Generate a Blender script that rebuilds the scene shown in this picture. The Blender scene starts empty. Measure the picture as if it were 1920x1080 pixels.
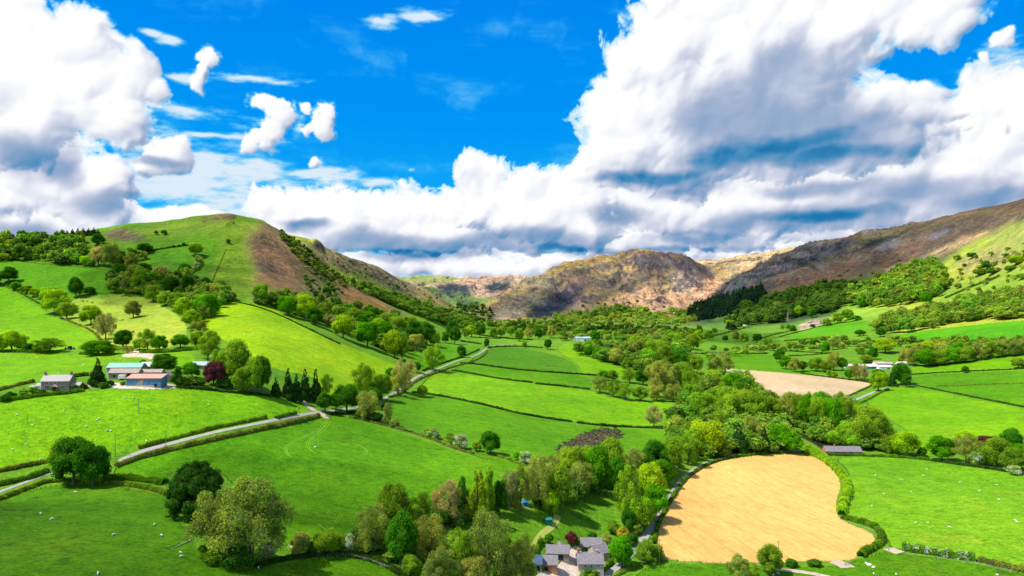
import bpy, math, random
import numpy as np
from math import radians, pi
rnd = random.Random(7)
rng = np.random.default_rng(11)
scn = bpy.context.scene
col = scn.collection

# ---------------------------------------------------------------- camera
F, CX, HY, CAMZ = 1280.0, 960.0, 565.0, 115.0      # focal length in photo pixels, principal column, horizon row, height in metres
cam_d = bpy.data.cameras.new("camera"); cam = bpy.data.objects.new("camera", cam_d); col.objects.link(cam)
cam.location = (0, 0, CAMZ); cam.rotation_euler = (radians(90), 0, 0)
cam_d.sensor_width = 36; cam_d.lens = 24; cam_d.shift_y = 25/1920
cam_d.clip_start = 1; cam_d.clip_end = 40000
scn.camera = cam
scn.view_settings.view_transform = 'Standard'; scn.view_settings.look = 'None'
scn.view_settings.exposure = 0.52; scn.view_settings.gamma = 1
scn.cycles.max_bounces = 4; scn.cycles.diffuse_bounces = 2; scn.cycles.glossy_bounces = 1; scn.cycles.transmission_bounces = 2; scn.cycles.transparent_max_bounces = 4
# ---------------------------------------------------------------- sun
TO_SUN = np.array([-0.58, -0.16, 1.0]); TO_SUN /= np.linalg.norm(TO_SUN)
SUN_EL = math.asin(TO_SUN[2]); SUN_AZ = math.atan2(TO_SUN[0], TO_SUN[1])     # clockwise from +Y
sl = bpy.data.lights.new("sun", 'SUN'); so = bpy.data.objects.new("sun", sl); col.objects.link(so)
sl.energy = 4.6; sl.angle = radians(0.5); sl.color = (1.0, 0.95, 0.86)
from mathutils import Vector
so.rotation_euler = Vector(-TO_SUN).to_track_quat('-Z', 'Y').to_euler(); so.location = (-300, -50, 400)

# ---------------------------------------------------------------- node helper
class NT:
    def __init__(s, tree): s.t = tree; s.n = tree.nodes; s.l = tree.links
    def new(s, typ, **kw):
        n = s.n.new(typ)
        for k, v in kw.items(): setattr(n, k, v)
        return n
    def put(s, sock, v):
        if v is None: return
        if hasattr(v, 'is_output') or isinstance(v, bpy.types.NodeSocket): s.l.new(v, sock)
        else:
            if isinstance(v, (tuple, list)) and len(v) == 3 and sock.type == 'RGBA': v = (*v, 1)
            sock.default_value = v
    def m(s, op, a, b=None, c=None, clamp=False):
        n = s.new('ShaderNodeMath', operation=op, use_clamp=clamp)
        for i, v in enumerate((a, b, c)): s.put(n.inputs[i], v)
        return n.outputs[0]
    def v(s, op, a, b=None):
        n = s.new('ShaderNodeVectorMath', operation=op); s.put(n.inputs[0], a); s.put(n.inputs[1], b)
        return n.outputs['Value'] if op in ('LENGTH', 'DOT_PRODUCT', 'DISTANCE') else n.outputs[0]
    def noise(s, vec, scale, detail=5, rough=0.5, dist=0.0, typ='FBM', lac=2.0):
        n = s.new('ShaderNodeTexNoise'); n.noise_type = typ; n.normalize = True
        s.put(n.inputs['Vector'], vec); n.inputs['Scale'].default_value = scale; n.inputs['Detail'].default_value = detail
        n.inputs['Roughness'].default_value = rough; n.inputs['Distortion'].default_value = dist; n.inputs['Lacunarity'].default_value = lac
        return n.outputs[0]
    def ramp(s, fac, stops, interp='LINEAR'):
        n = s.new('ShaderNodeValToRGB'); s.put(n.inputs[0], fac); e = n.color_ramp.elements; n.color_ramp.interpolation = interp
        while len(e) < len(stops): e.new(0.5)
        for i, (p, c) in enumerate(stops): e[i].position = p; e[i].color = (*c, 1) if len(c) == 3 else c
        return n.outputs[0]
    def mr(s, v, a, b, c=0.0, d=1.0, smooth=False):
        n = s.new('ShaderNodeMapRange'); n.interpolation_type = 'SMOOTHSTEP' if smooth else 'LINEAR'
        for i, x in enumerate((v, a, b, c, d)): s.put(n.inputs[i], x)
        return n.outputs[0]
    def mix(s, fac, a, b, blend='MIX'):
        n = s.new('ShaderNodeMix', data_type='RGBA', blend_type=blend); n.clamp_factor = True
        s.put(n.inputs[0], fac); s.put(n.inputs[6], a); s.put(n.inputs[7], b); return n.outputs[2]

# ---------------------------------------------------------------- world light: Nishita sky
world = bpy.data.worlds.new("World"); scn.world = world; world.use_nodes = True
W = NT(world.node_tree); W.n.clear()
sky = W.new('ShaderNodeTexSky', sky_type='NISHITA', sun_disc=False); sky.sun_elevation = SUN_EL; sky.sun_rotation = SUN_AZ
sky.altitude = 200; sky.air_density = 1.0; sky.dust_density = 1.0; sky.ozone_density = 1.5
bg = W.new('ShaderNodeBackground'); W.put(bg.inputs[0], sky.outputs[0]); bg.inputs[1].default_value = 0.14
ow = W.new('ShaderNodeOutputWorld'); W.l.new(bg.outputs[0], ow.inputs[0])
# ---------------------------------------------------------------- numpy noise
_perm = np.random.default_rng(5).permutation(4096).astype(np.int64)
_ang = np.random.default_rng(6).random(4096)*2*np.pi; _gx = np.cos(_ang); _gy = np.sin(_ang)
def pn(x, y, seed=0):
    x = np.asarray(x, float); y = np.asarray(y, float)
    xi = np.floor(x).astype(np.int64); yi = np.floor(y).astype(np.int64); xf = x-xi; yf = y-yi
    u = xf*xf*xf*(xf*(xf*6-15)+10); v = yf*yf*yf*(yf*(yf*6-15)+10)
    def g(i, j):
        h = _perm[(_perm[(xi+i+seed*131) & 4095] + yi+j) & 4095]
        return _gx[h]*(xf-i)+_gy[h]*(yf-j)
    a = g(0, 0); b = g(1, 0); c = g(0, 1); d = g(1, 1)
    return ((a+(b-a)*u)*(1-v)+(c+(d-c)*u)*v)*1.5
def fbm(x, y, o=5, seed=0, gain=0.5, lac=2.03):
    s = 0; a = 1; t = 0
    for k in range(o):
        s = s+a*pn(x, y, seed+k*7); t += a; a *= gain; x = x*lac+17.3; y = y*lac-9.1
    return s/t
def billow(x, y, o=5, seed=0, gain=0.5, lac=2.05):
    s = 0; a = 1; t = 0
    for k in range(o):
        s = s+a*np.abs(pn(x, y, seed+k*7))*1.6; t += a; a *= gain; x = x*lac+7.3; y = y*lac-5.1
    return s/t
def sstep(x, a, b):
    t = np.clip((x-a)/(b-a), 0, 1); return t*t*(3-2*t)
def blur(a, s, axis):
    r = int(s*2.5)+1; k = np.exp(-0.5*(np.arange(-r, r+1)/s)**2); k /= k.sum()
    pad = [(0, 0)]*a.ndim; pad[axis] = (r, r); b = np.pad(a, pad, mode='edge'); out = np.zeros_like(a)
    for i, w in enumerate(k):
        sl_ = [slice(None)]*a.ndim; sl_[axis] = slice(i, i+a.shape[axis]); out += w*b[tuple(sl_)]
    return out
# ---------------------------------------------------------------- cloud field of the sky dome (by direction)
LAYERS = [   # cumulus banks, farthest first: (billow size, flatness, blobs px, py, rx, ry)
 (2.6, 1.6, [(560,500,120,22),(700,500,130,20),(850,505,120,18),(960,505,120,18),(1080,490,120,16),(780,485,60,12),(900,480,70,12),(660,490,40,14),(1220,480,120,14),(1370,478,80,10),(1500,458,50,18),(1480,470,70,12),(20,445,90,10),(1330,465,60,8),(1440,462,60,10),(480,470,60,40)]),
 (1.6, 1.2, [(60,412,110,34),(20,400,60,24),(125,425,60,26),(210,400,50,30),(620,410,120,40),(560,400,80,48),(520,385,50,34),(640,385,60,36),(690,390,45,36),(740,410,70,44),(790,395,55,46),(830,392,34,40),(870,400,60,46),(640,440,150,30),(800,440,180,34),(940,420,100,50),(1060,420,110,40),(1200,420,180,40),(1010,450,180,22),(1340,440,180,26),(1500,430,200,22),(1200,458,150,14),(1640,420,90,26),(1560,440,60,16),(340,420,90,24)]),
 (1.3, 1.0, [(910,328,38,36),(890,345,30,26),(925,345,26,22),(960,380,70,46),(1000,368,52,42),(1040,385,50,42),(1070,360,50,50),(1110,340,50,60),(990,410,100,40),(1100,400,90,55),(1200,380,150,50),(170,365,66,56),(140,335,40,34),(195,335,44,36),(190,400,44,40),(310,292,54,27),(330,278,32,22),(285,298,34,20),(50,320,90,62),(120,280,50,46),(20,270,60,50),(1850,200,80,50),(1910,190,60,40),(1790,260,110,60),(1700,310,140,50),(1850,280,160,70),(1560,340,240,44),(1380,330,200,44),(1290,350,120,44),(1700,370,240,50),(1420,390,280,46),(-300,250,260,120),(2150,330,260,110)]),
 (1.9, 1.0, [(398,106,17,14),(383,128,8,12),(379,154,11,20),(490,190,22,15),(518,198,26,18),(528,222,20,20),(512,243,24,20),(490,262,22,16),(476,280,16,14),(565,205,10,10),(612,208,17,17),(598,232,26,20),(606,250,24,18),(575,248,14,12),(596,303,8,7),(1888,75,17,13),(1902,84,9,7),(1858,113,14,9),(1862,120,9,8)]),
 (1.1, 1.0, [(30,50,66,80),(60,160,120,100),(140,105,58,60),(190,130,56,46),(230,170,52,50),(275,150,38,42),(295,175,22,24),(190,220,70,36),(235,210,38,30),(40,250,70,50),
   (1170,130,44,60),(1140,210,56,60),(1130,290,50,50),(1230,100,70,80),(1270,40,60,60),(1350,50,130,90),(1450,110,170,120),(1500,10,170,80),(1640,20,140,50),(1740,30,86,44),(1800,40,34,18),(1190,240,100,110),(1330,230,150,110),(1460,230,170,90),(1590,230,140,60),(1690,190,76,34),(1540,285,220,36),(1740,210,60,24)])]
WISP = [(290,60,26,7),(325,72,26,10),(470,145,100,9),(350,148,40,10),(350,209,95,13),(290,200,30,10),(400,255,90,9),(360,340,190,90),(470,330,120,30),(390,390,150,60),(610,337,40,5),(490,310,60,20),(1880,140,80,40),(590,330,90,24),(720,340,60,12),(560,240,16,22),(720,40,40,14),(800,30,50,16),(600,305,14,12),(770,320,12,6)]
DARKC = [(40,290,90,44),(110,310,40,34),(200,380,60,30),(40,432,70,20),(290,305,60,10),(560,425,60,16),(700,452,110,24),(800,462,170,20),(930,445,60,22),(1040,452,130,24),(760,480,160,16),(1060,455,60,20),
 (1330,215,110,75),(1430,220,180,90),(1540,220,130,60),(1400,290,190,45),(1560,275,180,50),(1640,230,110,34),(1230,335,130,26),(1290,355,90,26),(1560,352,190,20),(1560,400,190,26),(1720,360,170,26),(1460,415,180,24),(1150,400,70,26),(1310,450,120,16),(1860,375,130,20),(1480,110,80,50),(1180,478,160,10)]
DEEP = [(1480,270,140,20),(1360,297,90,22),(1230,335,110,15),(1560,290,120,15),(1550,404,130,12),(1060,466,90,8),(790,474,110,8),(1310,468,90,6),(590,418,60,10)]
def wdt(px, py): # direction of a photo pixel
    a = np.arctan((px-CX)/F); return a, np.arctan((HY-py)/F*np.cos(a))
def blobset(A, E, lst, k=0.2, wx=None):
    acc = np.full(A.shape, -3.0)
    for px, py, rx, ry in lst:
        a, e = wdt(px, py); x = (A-a)*F/rx/(1+((px-CX)/F)**2)**-0.5/1.0; y = (E-e)*F/ry
        b = 1-np.sqrt((x)**2+y*y)
        h = np.clip(k-np.abs(acc-b), 0, None)/k; acc = np.maximum(acc, b)+h*h*k*0.25
    return acc
def sky_colours(A, E, da):
    """A, E: azimuth and elevation grids (row 0 lowest); returns linear colour of the sky dome."""
    X = A*F/100; Y = E*F/100                       # hundred photo pixels at the centre of view
    w1 = fbm(X*0.9, Y*0.9, 5, 3)*30; w2 = fbm(X*0.9, Y*0.9, 5, 40)*24
    AW = A+w1/F; EW = E+w2/F
    d2 = fbm(X*0.8, Y*1.1, 6, 60); d3 = fbm(X*2.2, Y*2.6, 5, 61)
    dark = sstep(blobset(A+w2*0.8/F, E+w1*0.5/F, DARKC, .4)+d2*0.5+0.14*d3, -0.35, 0.85)
    deep = sstep(blobset(A+w2*0.8/F, E+w1*0.5/F, DEEP, .3)+fbm(X*1.1, Y*2.4, 5, 77)*0.6, -0.3, 0.7)
    fine = fbm(X*6, Y*6, 5, 30, 0.6)
    px1 = da*F/100
    out = []
    for n, (bs, fl, bl_) in enumerate(LAYERS):
        cum = blobset(AW, EW, bl_)
        bx = X+fbm(X*1.1, Y*1.1, 3, 90+n)*0.35; by = Y*fl+fbm(X*1.1, Y*1.1, 3, 190+n)*0.35
        big = billow(bx*bs*0.75, by*bs*0.75, 3, 12+n*31, 0.42); small = billow(bx*bs*2.6, by*bs*2.6, 5, 15+n*37, 0.55)
        e = (big-0.27)*0.55+(small-0.27)*0.34+fine*(0.42 if bs == 1.9 else 0.16)
        dens = cum+e
        sof = 0.06+0.26*sstep(d2+0.6*d3+(0.45 if bs == 1.9 else 0), -0.05, 0.45)+(0.14 if bs == 1.9 else 0)
        mask = sstep(dens, -0.03-0.4*sof, 0.6*sof+0.02)**1.2
        # depth of the heap: rounded towards its outline
        h = np.sqrt(np.clip(dens, 0, 0.8))*1.15+(big-0.27)*0.75+(small-0.27)*0.17
        h0 = blur(blur(h, 0.16/px1, 0), 0.16/px1, 1); h1 = blur(blur(h, 0.05/px1, 0), 0.05/px1, 1); h2 = blur(blur(h, 0.02/px1, 0), 0.02/px1, 1)
        def lam(hh, s_):
            gy, gx = np.gradient(hh, px1); return (gx*s_*0.60-gy*s_*0.66+0.50)/np.sqrt(1+(gx*s_)**2+(gy*s_)**2)
        lit = 0.50*lam(h0, 1.1)+0.32*lam(h1, 0.6)+0.18*lam(h2, 0.35)
        out.append((mask, lit, cum, dens))
    def shade(lit, cum, dens):
        br = 0.93+0.62*(lit-0.47)*(0.34+0.66*np.exp(-np.clip(cum, 0, None)*3.2))*(1-0.55*dark)+0.14*np.exp(-np.clip(dens, 0, None)*4)-0.52*dark-0.30*deep+0.03*d2+0.02*d3
        br = np.clip(br, 0, 1)
        stops = np.array([0, 0.14, 0.30, 0.46, 0.62, 0.78, 0.92])
        cols = np.array([[22,112,172],[66,138,188],[122,158,198],[163,180,210],[202,209,228],[238,241,249],[255,255,255]])/255.0
        return np.stack([np.interp(br, stops, cols[:, i]) for i in range(3)], -1)
    # air: deep blue above, paler low down
    t = np.array([-0.1, 0.0, 0.05, 0.12, 0.25, 0.42, 0.8]); ac = np.array([[150,205,240],[140,208,245],[70,188,248],[20,172,250],[0,150,246],[0,134,240],[0,100,210]])/255.0
    Ee = E+0.01*fbm(X*0.5, Y, 3, 21)
    air = np.stack([np.interp(Ee, t, ac[:, i]) for i in range(3)], -1)
    wis = blobset(A+w1*0.35/F, E+w2*0.35/F, WISP, 0.1)
    st = fbm(X*1.2, Y*4.5, 6, 50, 0.6)
    wm = sstep(wis+st*1.1+0.12, 0.0, 0.9)*0.95
    veil = 1.15*sstep(fbm(X*0.5+w1*0.01, Y*1.1, 7, 33, 0.62), 0.05, 0.7)*0.36
    lowveil = np.clip(sstep(E, 0.13, 0.02)*(0.45+0.6*fbm(X*1.2, Y*4, 6, 52, 0.6)), 0, 0.9)
    wm = np.maximum(np.maximum(wm, veil), lowveil)[..., None]
    c = air*(1-wm)+np.array([0.90, 0.94, 0.98])*wm*(1-0.0)+0
    for mask, lit, cum, dens in out:
        thin = (0.72+0.28*sstep(dens, 0.0, 0.3))*mask
        c = c*(1-thin[..., None])+shade(lit, cum, dens)*thin[..., None]
    return np.where(c <= 0.04045, c/12.92, ((c+0.055)/1.055)**2.4)
def tag(o, label, cat, group=None, kind=None):
    o['label'] = label; o['category'] = cat
    if group: o['group'] = group
    if kind: o['kind'] = kind
    return o
def mesh_obj(name, V, Fq, mat=None, parent=None, smooth=False, attrs=None, mats=None, midx=None):
    """V (n,3); Fq (m,4) quads or (m,3) triangles as arrays, or a list of lists of indices"""
    me = bpy.data.meshes.new(name); V = np.asarray(V, np.float32)
    if isinstance(Fq, np.ndarray):
        k = Fq.shape[1]; me.vertices.add(len(V)); me.vertices.foreach_set('co', V.ravel())
        me.loops.add(Fq.size); me.loops.foreach_set('vertex_index', Fq.astype(np.int32).ravel())
        me.polygons.add(len(Fq)); me.polygons.foreach_set('loop_start', np.arange(0, Fq.size, k, dtype=np.int32))
    else:
        me.from_pydata(V.tolist(), [], Fq)
    for m_ in (mats or ([mat] if mat else [])): me.materials.append(m_)
    if midx is not None: me.polygons.foreach_set('material_index', np.asarray(midx, np.int32))
    if smooth: me.polygons.foreach_set('use_smooth', np.ones(len(me.polygons), bool))
    for an, (ty, arr) in (attrs or {}).items():
        at_ = me.attributes.new(an, ty, 'POINT')
        at_.data.foreach_set('color' if ty == 'FLOAT_COLOR' else 'value', np.asarray(arr, np.float32).ravel())
    me.update(calc_edges=True)
    o = bpy.data.objects.new(name, me); col.objects.link(o)
    if parent: o.parent = parent
    return o
def srgb(r, g, b):
    f = lambda c: (c/255/12.92 if c/255 <= .04045 else ((c/255+.055)/1.055)**2.4); return (f(r), f(g), f(b))

# ---------------------------------------------------------------- the sky dome with its clouds, 22 km away
def build_sky():
    da = 1.55/F; A1 = np.arange(-1.0, 1.0, da); E1 = np.arange(-0.035, 0.46, da); R = 24000
    A, E = np.meshgrid(A1, E1); C = sky_colours(A, E, da)
    V = np.stack([R*np.cos(E)*np.sin(A), R*np.cos(E)*np.cos(A), CAMZ+R*np.sin(E)], -1).reshape(-1, 3)
    nr, nc = A.shape; I = np.arange(nr*nc).reshape(nr, nc)
    Q = np.stack([I[:-1, :-1], I[1:, :-1], I[1:, 1:], I[:-1, 1:]], -1).reshape(-1, 4)
    m = bpy.data.materials.new("sky_light"); m.use_nodes = True; N = NT(m.node_tree); N.n.clear()
    at_ = N.new('ShaderNodeAttribute', attribute_name='air'); em = N.new('ShaderNodeEmission'); N.put(em.inputs[0], at_.outputs['Color']); em.inputs[1].default_value = 1.0/(2**scn.view_settings.exposure)
    o_ = N.new('ShaderNodeOutputMaterial'); N.l.new(em.outputs[0], o_.inputs[0]); m.cycles.emission_sampling = 'NONE'
    C4 = np.concatenate([C.reshape(-1, 3), np.ones((nr*nc, 1))], 1)
    o = mesh_obj('sky', V, Q, m, attrs={'air': ('FLOAT_COLOR', C4)}); tag(o, 'bright blue sky with white and grey cumulus clouds', 'sky', kind='structure')
build_sky()

# ---------------------------------------------------------------- terrain, one height for every azimuth column and distance
Z = lambda z: 10000+z
COLS = {  # photo column : 18 knots (distance, photo row or Z(height))
 -900: [(60,Z(50)),(190,Z(50)),(300,Z(60)),(430,Z(85)),(560,Z(110)),(760,Z(140)),(1000,Z(190)),(1300,Z(240)),(1600,Z(240)),(2000,Z(240)),(2500,Z(250)),(3000,Z(240)),(3500,Z(240)),(4200,Z(260)),(5200,Z(280)),(6000,Z(270)),(8000,Z(290)),(12000,Z(250))],
 -200: [(60,Z(38)),(190,Z(38)),(300,Z(42)),(400,Z(70)),(540,Z(84)),(760,Z(120)),(1000,Z(180)),(1250,Z(228)),(1600,Z(215)),(2000,Z(210)),(2500,Z(220)),(3000,Z(220)),(3500,Z(220)),(4200,Z(240)),(5200,Z(250)),(6000,Z(250)),(8000,Z(270)),(12000,Z(250))],
 0:   [(60,Z(34)),(200,1080),(290,925),(385,735),(540,660),(780,590),(1000,494),(1250,449),(1500,Z(210)),(2000,Z(200)),(2500,Z(200)),(3000,Z(200)),(3500,Z(210)),(4200,Z(230)),(5200,Z(240)),(6000,Z(250)),(8000,Z(260)),(12000,Z(240))],
 140: [(60,Z(32)),(200,1080),(300,912),(385,735),(530,662),(760,600),(990,500),(1280,441),(1550,Z(215)),(2000,Z(200)),(2500,Z(200)),(3000,Z(200)),(3500,Z(210)),(4200,Z(230)),(5200,Z(240)),(6000,Z(250)),(8000,Z(260)),(12000,Z(240))],
 240: [(60,Z(30)),(204,1080),(305,905),(390,730),(530,662),(760,596),(1010,498),(1330,426),(1600,Z(225)),(2000,Z(200)),(2500,Z(200)),(3000,Z(200)),(3500,Z(210)),(4200,Z(230)),(5200,Z(240)),(6000,Z(250)),(8000,Z(260)),(12000,Z(240))],
 340: [(60,Z(28)),(208,1080),(305,905),(400,732),(540,655),(760,590),(1040,490),(1350,416),(1650,Z(245)),(2000,Z(210)),(2500,Z(200)),(3000,Z(200)),(3500,Z(210)),(4200,Z(230)),(5200,Z(240)),(6000,Z(250)),(8000,Z(260)),(12000,Z(240))],
 425: [(60,Z(26)),(214,1080),(305,905),(415,738),(560,650),(780,575),(1060,485),(1370,404),(1600,Z(262)),(1750,Z(250)),(2000,Z(215)),(2700,Z(180)),(3500,Z(200)),(4200,Z(230)),(5200,Z(240)),(6000,Z(250)),(8000,Z(260)),(12000,Z(240))],
 490: [(60,Z(22)),(220,1080),(310,900),(425,742),(575,650),(800,580),(1080,495),(1390,411),(1600,Z(245)),(1720,Z(238)),(1850,Z(225)),(2600,Z(150)),(3500,Z(180)),(4200,Z(220)),(5200,Z(240)),(6000,Z(250)),(8000,Z(260)),(12000,Z(240))],
 530: [(60,Z(20)),(224,1080),(315,895),(435,750),(590,655),(820,590),(1090,515),(1410,436),(1600,Z(238)),(1720,441.5),(1780,438.5),(2600,Z(130)),(3500,Z(160)),(4200,Z(210)),(5200,Z(240)),(6000,Z(250)),(8000,Z(260)),(12000,Z(240))],
 575: [(60,Z(18)),(228,1080),(320,890),(445,765),(600,665),(830,602),(1100,540),(1430,478),(1560,Z(205)),(1720,458),(1810,446),(2600,Z(110)),(3500,Z(140)),(4200,Z(200)),(5200,Z(240)),(6000,Z(250)),(8000,Z(260)),(12000,Z(240))],
 605: [(60,Z(17)),(229,1080),(324,888),(450,770),(605,675),(830,612),(1100,558),(1440,503),(1560,Z(178)),(1740,482),(1850,464),(2600,Z(100)),(3500,Z(130)),(4200,Z(190)),(5200,Z(240)),(6000,Z(250)),(8000,Z(260)),(12000,Z(240))],
 650: [(60,Z(16)),(231,1080),(330,885),(465,772),(620,690),(830,636),(1080,583),(1460,532),(1580,Z(135)),(1780,512),(1930,482),(2600,Z(90)),(3500,Z(120)),(4200,Z(180)),(5200,Z(230)),(6000,Z(240)),(7000,Z(270)),(12000,Z(240))],
 700: [(60,Z(14)),(233,1080),(335,885),(480,775),(640,708),(830,655),(1080,606),(1480,560),(1600,Z(95)),(1850,535),(2080,498),(2700,Z(90)),(3500,Z(120)),(4200,Z(180)),(5200,Z(230)),(6000,Z(240)),(6500,Z(280)),(12000,Z(240))],
 750: [(60,Z(12)),(235,1080),(340,885),(500,775),(680,715),(860,668),(1100,625),(1500,582),(1620,Z(72)),(1900,560),(2200,525),(2800,Z(80)),(3600,Z(110)),(4400,Z(200)),(5200,Z(240)),(5800,Z(270)),(6300,524),(12000,Z(240))],
 800: [(60,Z(10)),(238,1080),(345,885),(540,770),(740,712),(900,676),(1130,640),(1500,601),(1650,Z(52)),(2000,576),(2350,545),(2900,Z(60)),(3800,545),(4600,534),(5200,Z(255)),(5700,523.5),(6300,521),(12000,Z(240))],
 845: [(60,Z(8)),(240,1080),(350,880),(560,765),(770,712),(950,675),(1180,645),(1500,622),(1750,Z(28)),(2150,596),(2550,570),(3000,Z(45)),(3900,558),(4700,535),(5200,Z(255)),(5700,525.5),(6300,524.5),(12000,Z(240))],
 885: [(60,Z(6)),(245,1080),(355,875),(570,762),(780,710),(980,670),(1250,640),(1600,618),(1900,611),(2300,602),(2700,591.5),(3000,585),(3600,575),(4500,546),(5200,530),(5700,527),(6300,525.5),(12000,Z(240))],
 930: [(60,Z(4)),(252,1080),(360,880),(580,765),(790,712),(1000,672),(1300,642),(1700,617),(2100,609),(2500,606),(2900,604),(3200,601),(3500,583),(3800,566),(4300,Z(140)),(5300,Z(230)),(6300,521.5),(12000,Z(240))],
 990: [(60,Z(2)),(262,1080),(370,880),(590,770),(800,714),(1020,672),(1330,642),(1750,617),(2150,609),(2550,606),(2950,604),(3250,600),(3650,562),(4050,525),(4500,Z(190)),(5400,Z(230)),(6300,522),(12000,Z(240))],
 1060:[(60,Z(0)),(275,1080),(385,885),(600,780),(810,722),(1030,675),(1330,644),(1750,620),(2150,611),(2550,607),(2950,604),(3250,600),(3800,553),(4400,496),(4900,Z(290)),(5600,Z(260)),(6500,Z(300)),(12000,Z(250))],
 1120:[(60,Z(0)),(284,1080),(400,888),(610,785),(830,726),(1060,678),(1360,646),(1780,622),(2180,612),(2580,608),(2980,604),(3300,599),(3950,545),(4600,483),(5100,Z(350)),(5800,Z(300)),(6600,Z(320)),(12000,Z(250))],
 1200:[(60,Z(-1)),(284,1080),(420,890),(640,785),(850,730),(1070,684),(1360,650),(1800,624),(2250,613),(2650,609),(3050,604),(3400,597),(4150,545),(4800,472),(5300,Z(400)),(5800,Z(350)),(6600,Z(330)),(12000,Z(250))],
 1250:[(60,Z(-2)),(284,1080),(420,893),(650,785),(860,733),(1080,686),(1370,652),(1800,625),(2250,614),(2650,610),(3050,605),(3420,596),(4250,545),(4870,474),(5300,Z(410)),(5800,Z(360)),(6600,Z(370)),(12000,Z(250))],
 1295:[(60,Z(-2)),(284,1080),(430,895),(660,785),(870,735),(1080,688),(1380,655),(1800,626),(2250,616),(2650,611),(3050,602),(3450,592),(4250,555),(4900,485.5),(5300,Z(400)),(5800,Z(400)),(6700,494),(12000,Z(300))],
 1340:[(60,Z(-2)),(284,1080),(440,898),(660,790),(880,735),(1100,690),(1400,658),(1800,630),(2250,617),(2750,608),(3500,582),(4000,562),(4500,543),(5000,520),(5400,506),(6000,502),(6700,492),(12000,Z(300))],
 1370:[(60,Z(-2)),(284,1080),(440,898),(660,790),(880,737),(1100,692),(1400,660),(1800,632),(2250,617),(2750,602),(3650,532),(4100,Z(170)),(4700,Z(260)),(5200,507),(5600,500),(6100,496),(6700,486.5),(12000,Z(300))],
 1430:[(60,Z(-1)),(286,1080),(445,900),(665,790),(880,740),(1100,696),(1400,664),(1800,638),(2250,620),(2750,588),(3750,498),(4400,Z(260)),(4900,Z(340)),(5300,Z(400)),(5700,487),(6200,482),(6900,479.5),(12000,Z(300))],
 1500:[(60,Z(0)),(287,1080),(450,900),(665,795),(880,740),(1100,698),(1400,666),(1800,636),(2250,610),(2850,555),(3650,472),(4400,Z(330)),(4900,Z(380)),(5300,Z(400)),(5800,476),(6300,471),(6900,466.5),(12000,Z(300))],
 1600:[(60,Z(0)),(288,1080),(455,900),(670,800),(880,745),(1120,696),(1400,658),(1800,618),(2250,583),(2850,520),(3450,448),(4400,Z(380)),(4900,Z(380)),(5300,Z(380)),(5800,Z(380)),(6300,Z(400)),(6900,Z(380)),(12000,Z(300))],
 1750:[(60,Z(2)),(289,1080),(455,900),(660,800),(870,740),(1080,695),(1330,655),(1650,605),(2050,560),(2550,487),(3150,414),(4000,Z(440)),(4900,Z(400)),(5300,Z(400)),(5800,Z(400)),(6300,Z(400)),(6900,Z(380)),(12000,Z(300))],
 1850:[(60,Z(3)),(289,1080),(450,895),(640,800),(830,740),(1000,695),(1230,645),(1500,600),(1850,545),(2350,455),(3000,392),(4000,Z(440)),(4900,Z(400)),(5300,Z(400)),(5800,Z(400)),(6300,Z(400)),(6900,Z(380)),(12000,Z(300))],
 1930:[(60,Z(4)),(290,1080),(445,890),(620,800),(790,735),(960,690),(1180,640),(1430,592),(1750,515),(2200,412),(2850,378),(4000,Z(440)),(4900,Z(400)),(5300,Z(400)),(5800,Z(400)),(6300,Z(400)),(6900,Z(380)),(12000,Z(300))],
 2200:[(60,Z(6)),(290,1070),(440,880),(600,780),(760,710),(930,650),(1130,590),(1380,520),(1650,440),(2050,350),(2650,320),(4000,Z(440)),(4900,Z(400)),(5300,Z(400)),(5800,Z(400)),(6300,Z(400)),(6900,Z(380)),(12000,Z(300))],
 2900:[(60,Z(20)),(290,Z(35)),(440,Z(50)),(600,Z(90)),(760,Z(140)),(930,Z(200)),(1130,Z(260)),(1380,Z(330)),(1650,Z(390)),(2050,Z(430)),(2650,Z(460)),(4000,Z(440)),(4900,Z(400)),(5300,Z(400)),(5800,Z(400)),(6300,Z(400)),(6900,Z(380)),(12000,Z(300))]}
DPX = 1.8
GP = np.arange(-620, 2540, DPX); GY = np.exp(np.linspace(math.log(62), math.log(11900), 1150)); NPX, NY = len(GP), len(GY)
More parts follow.
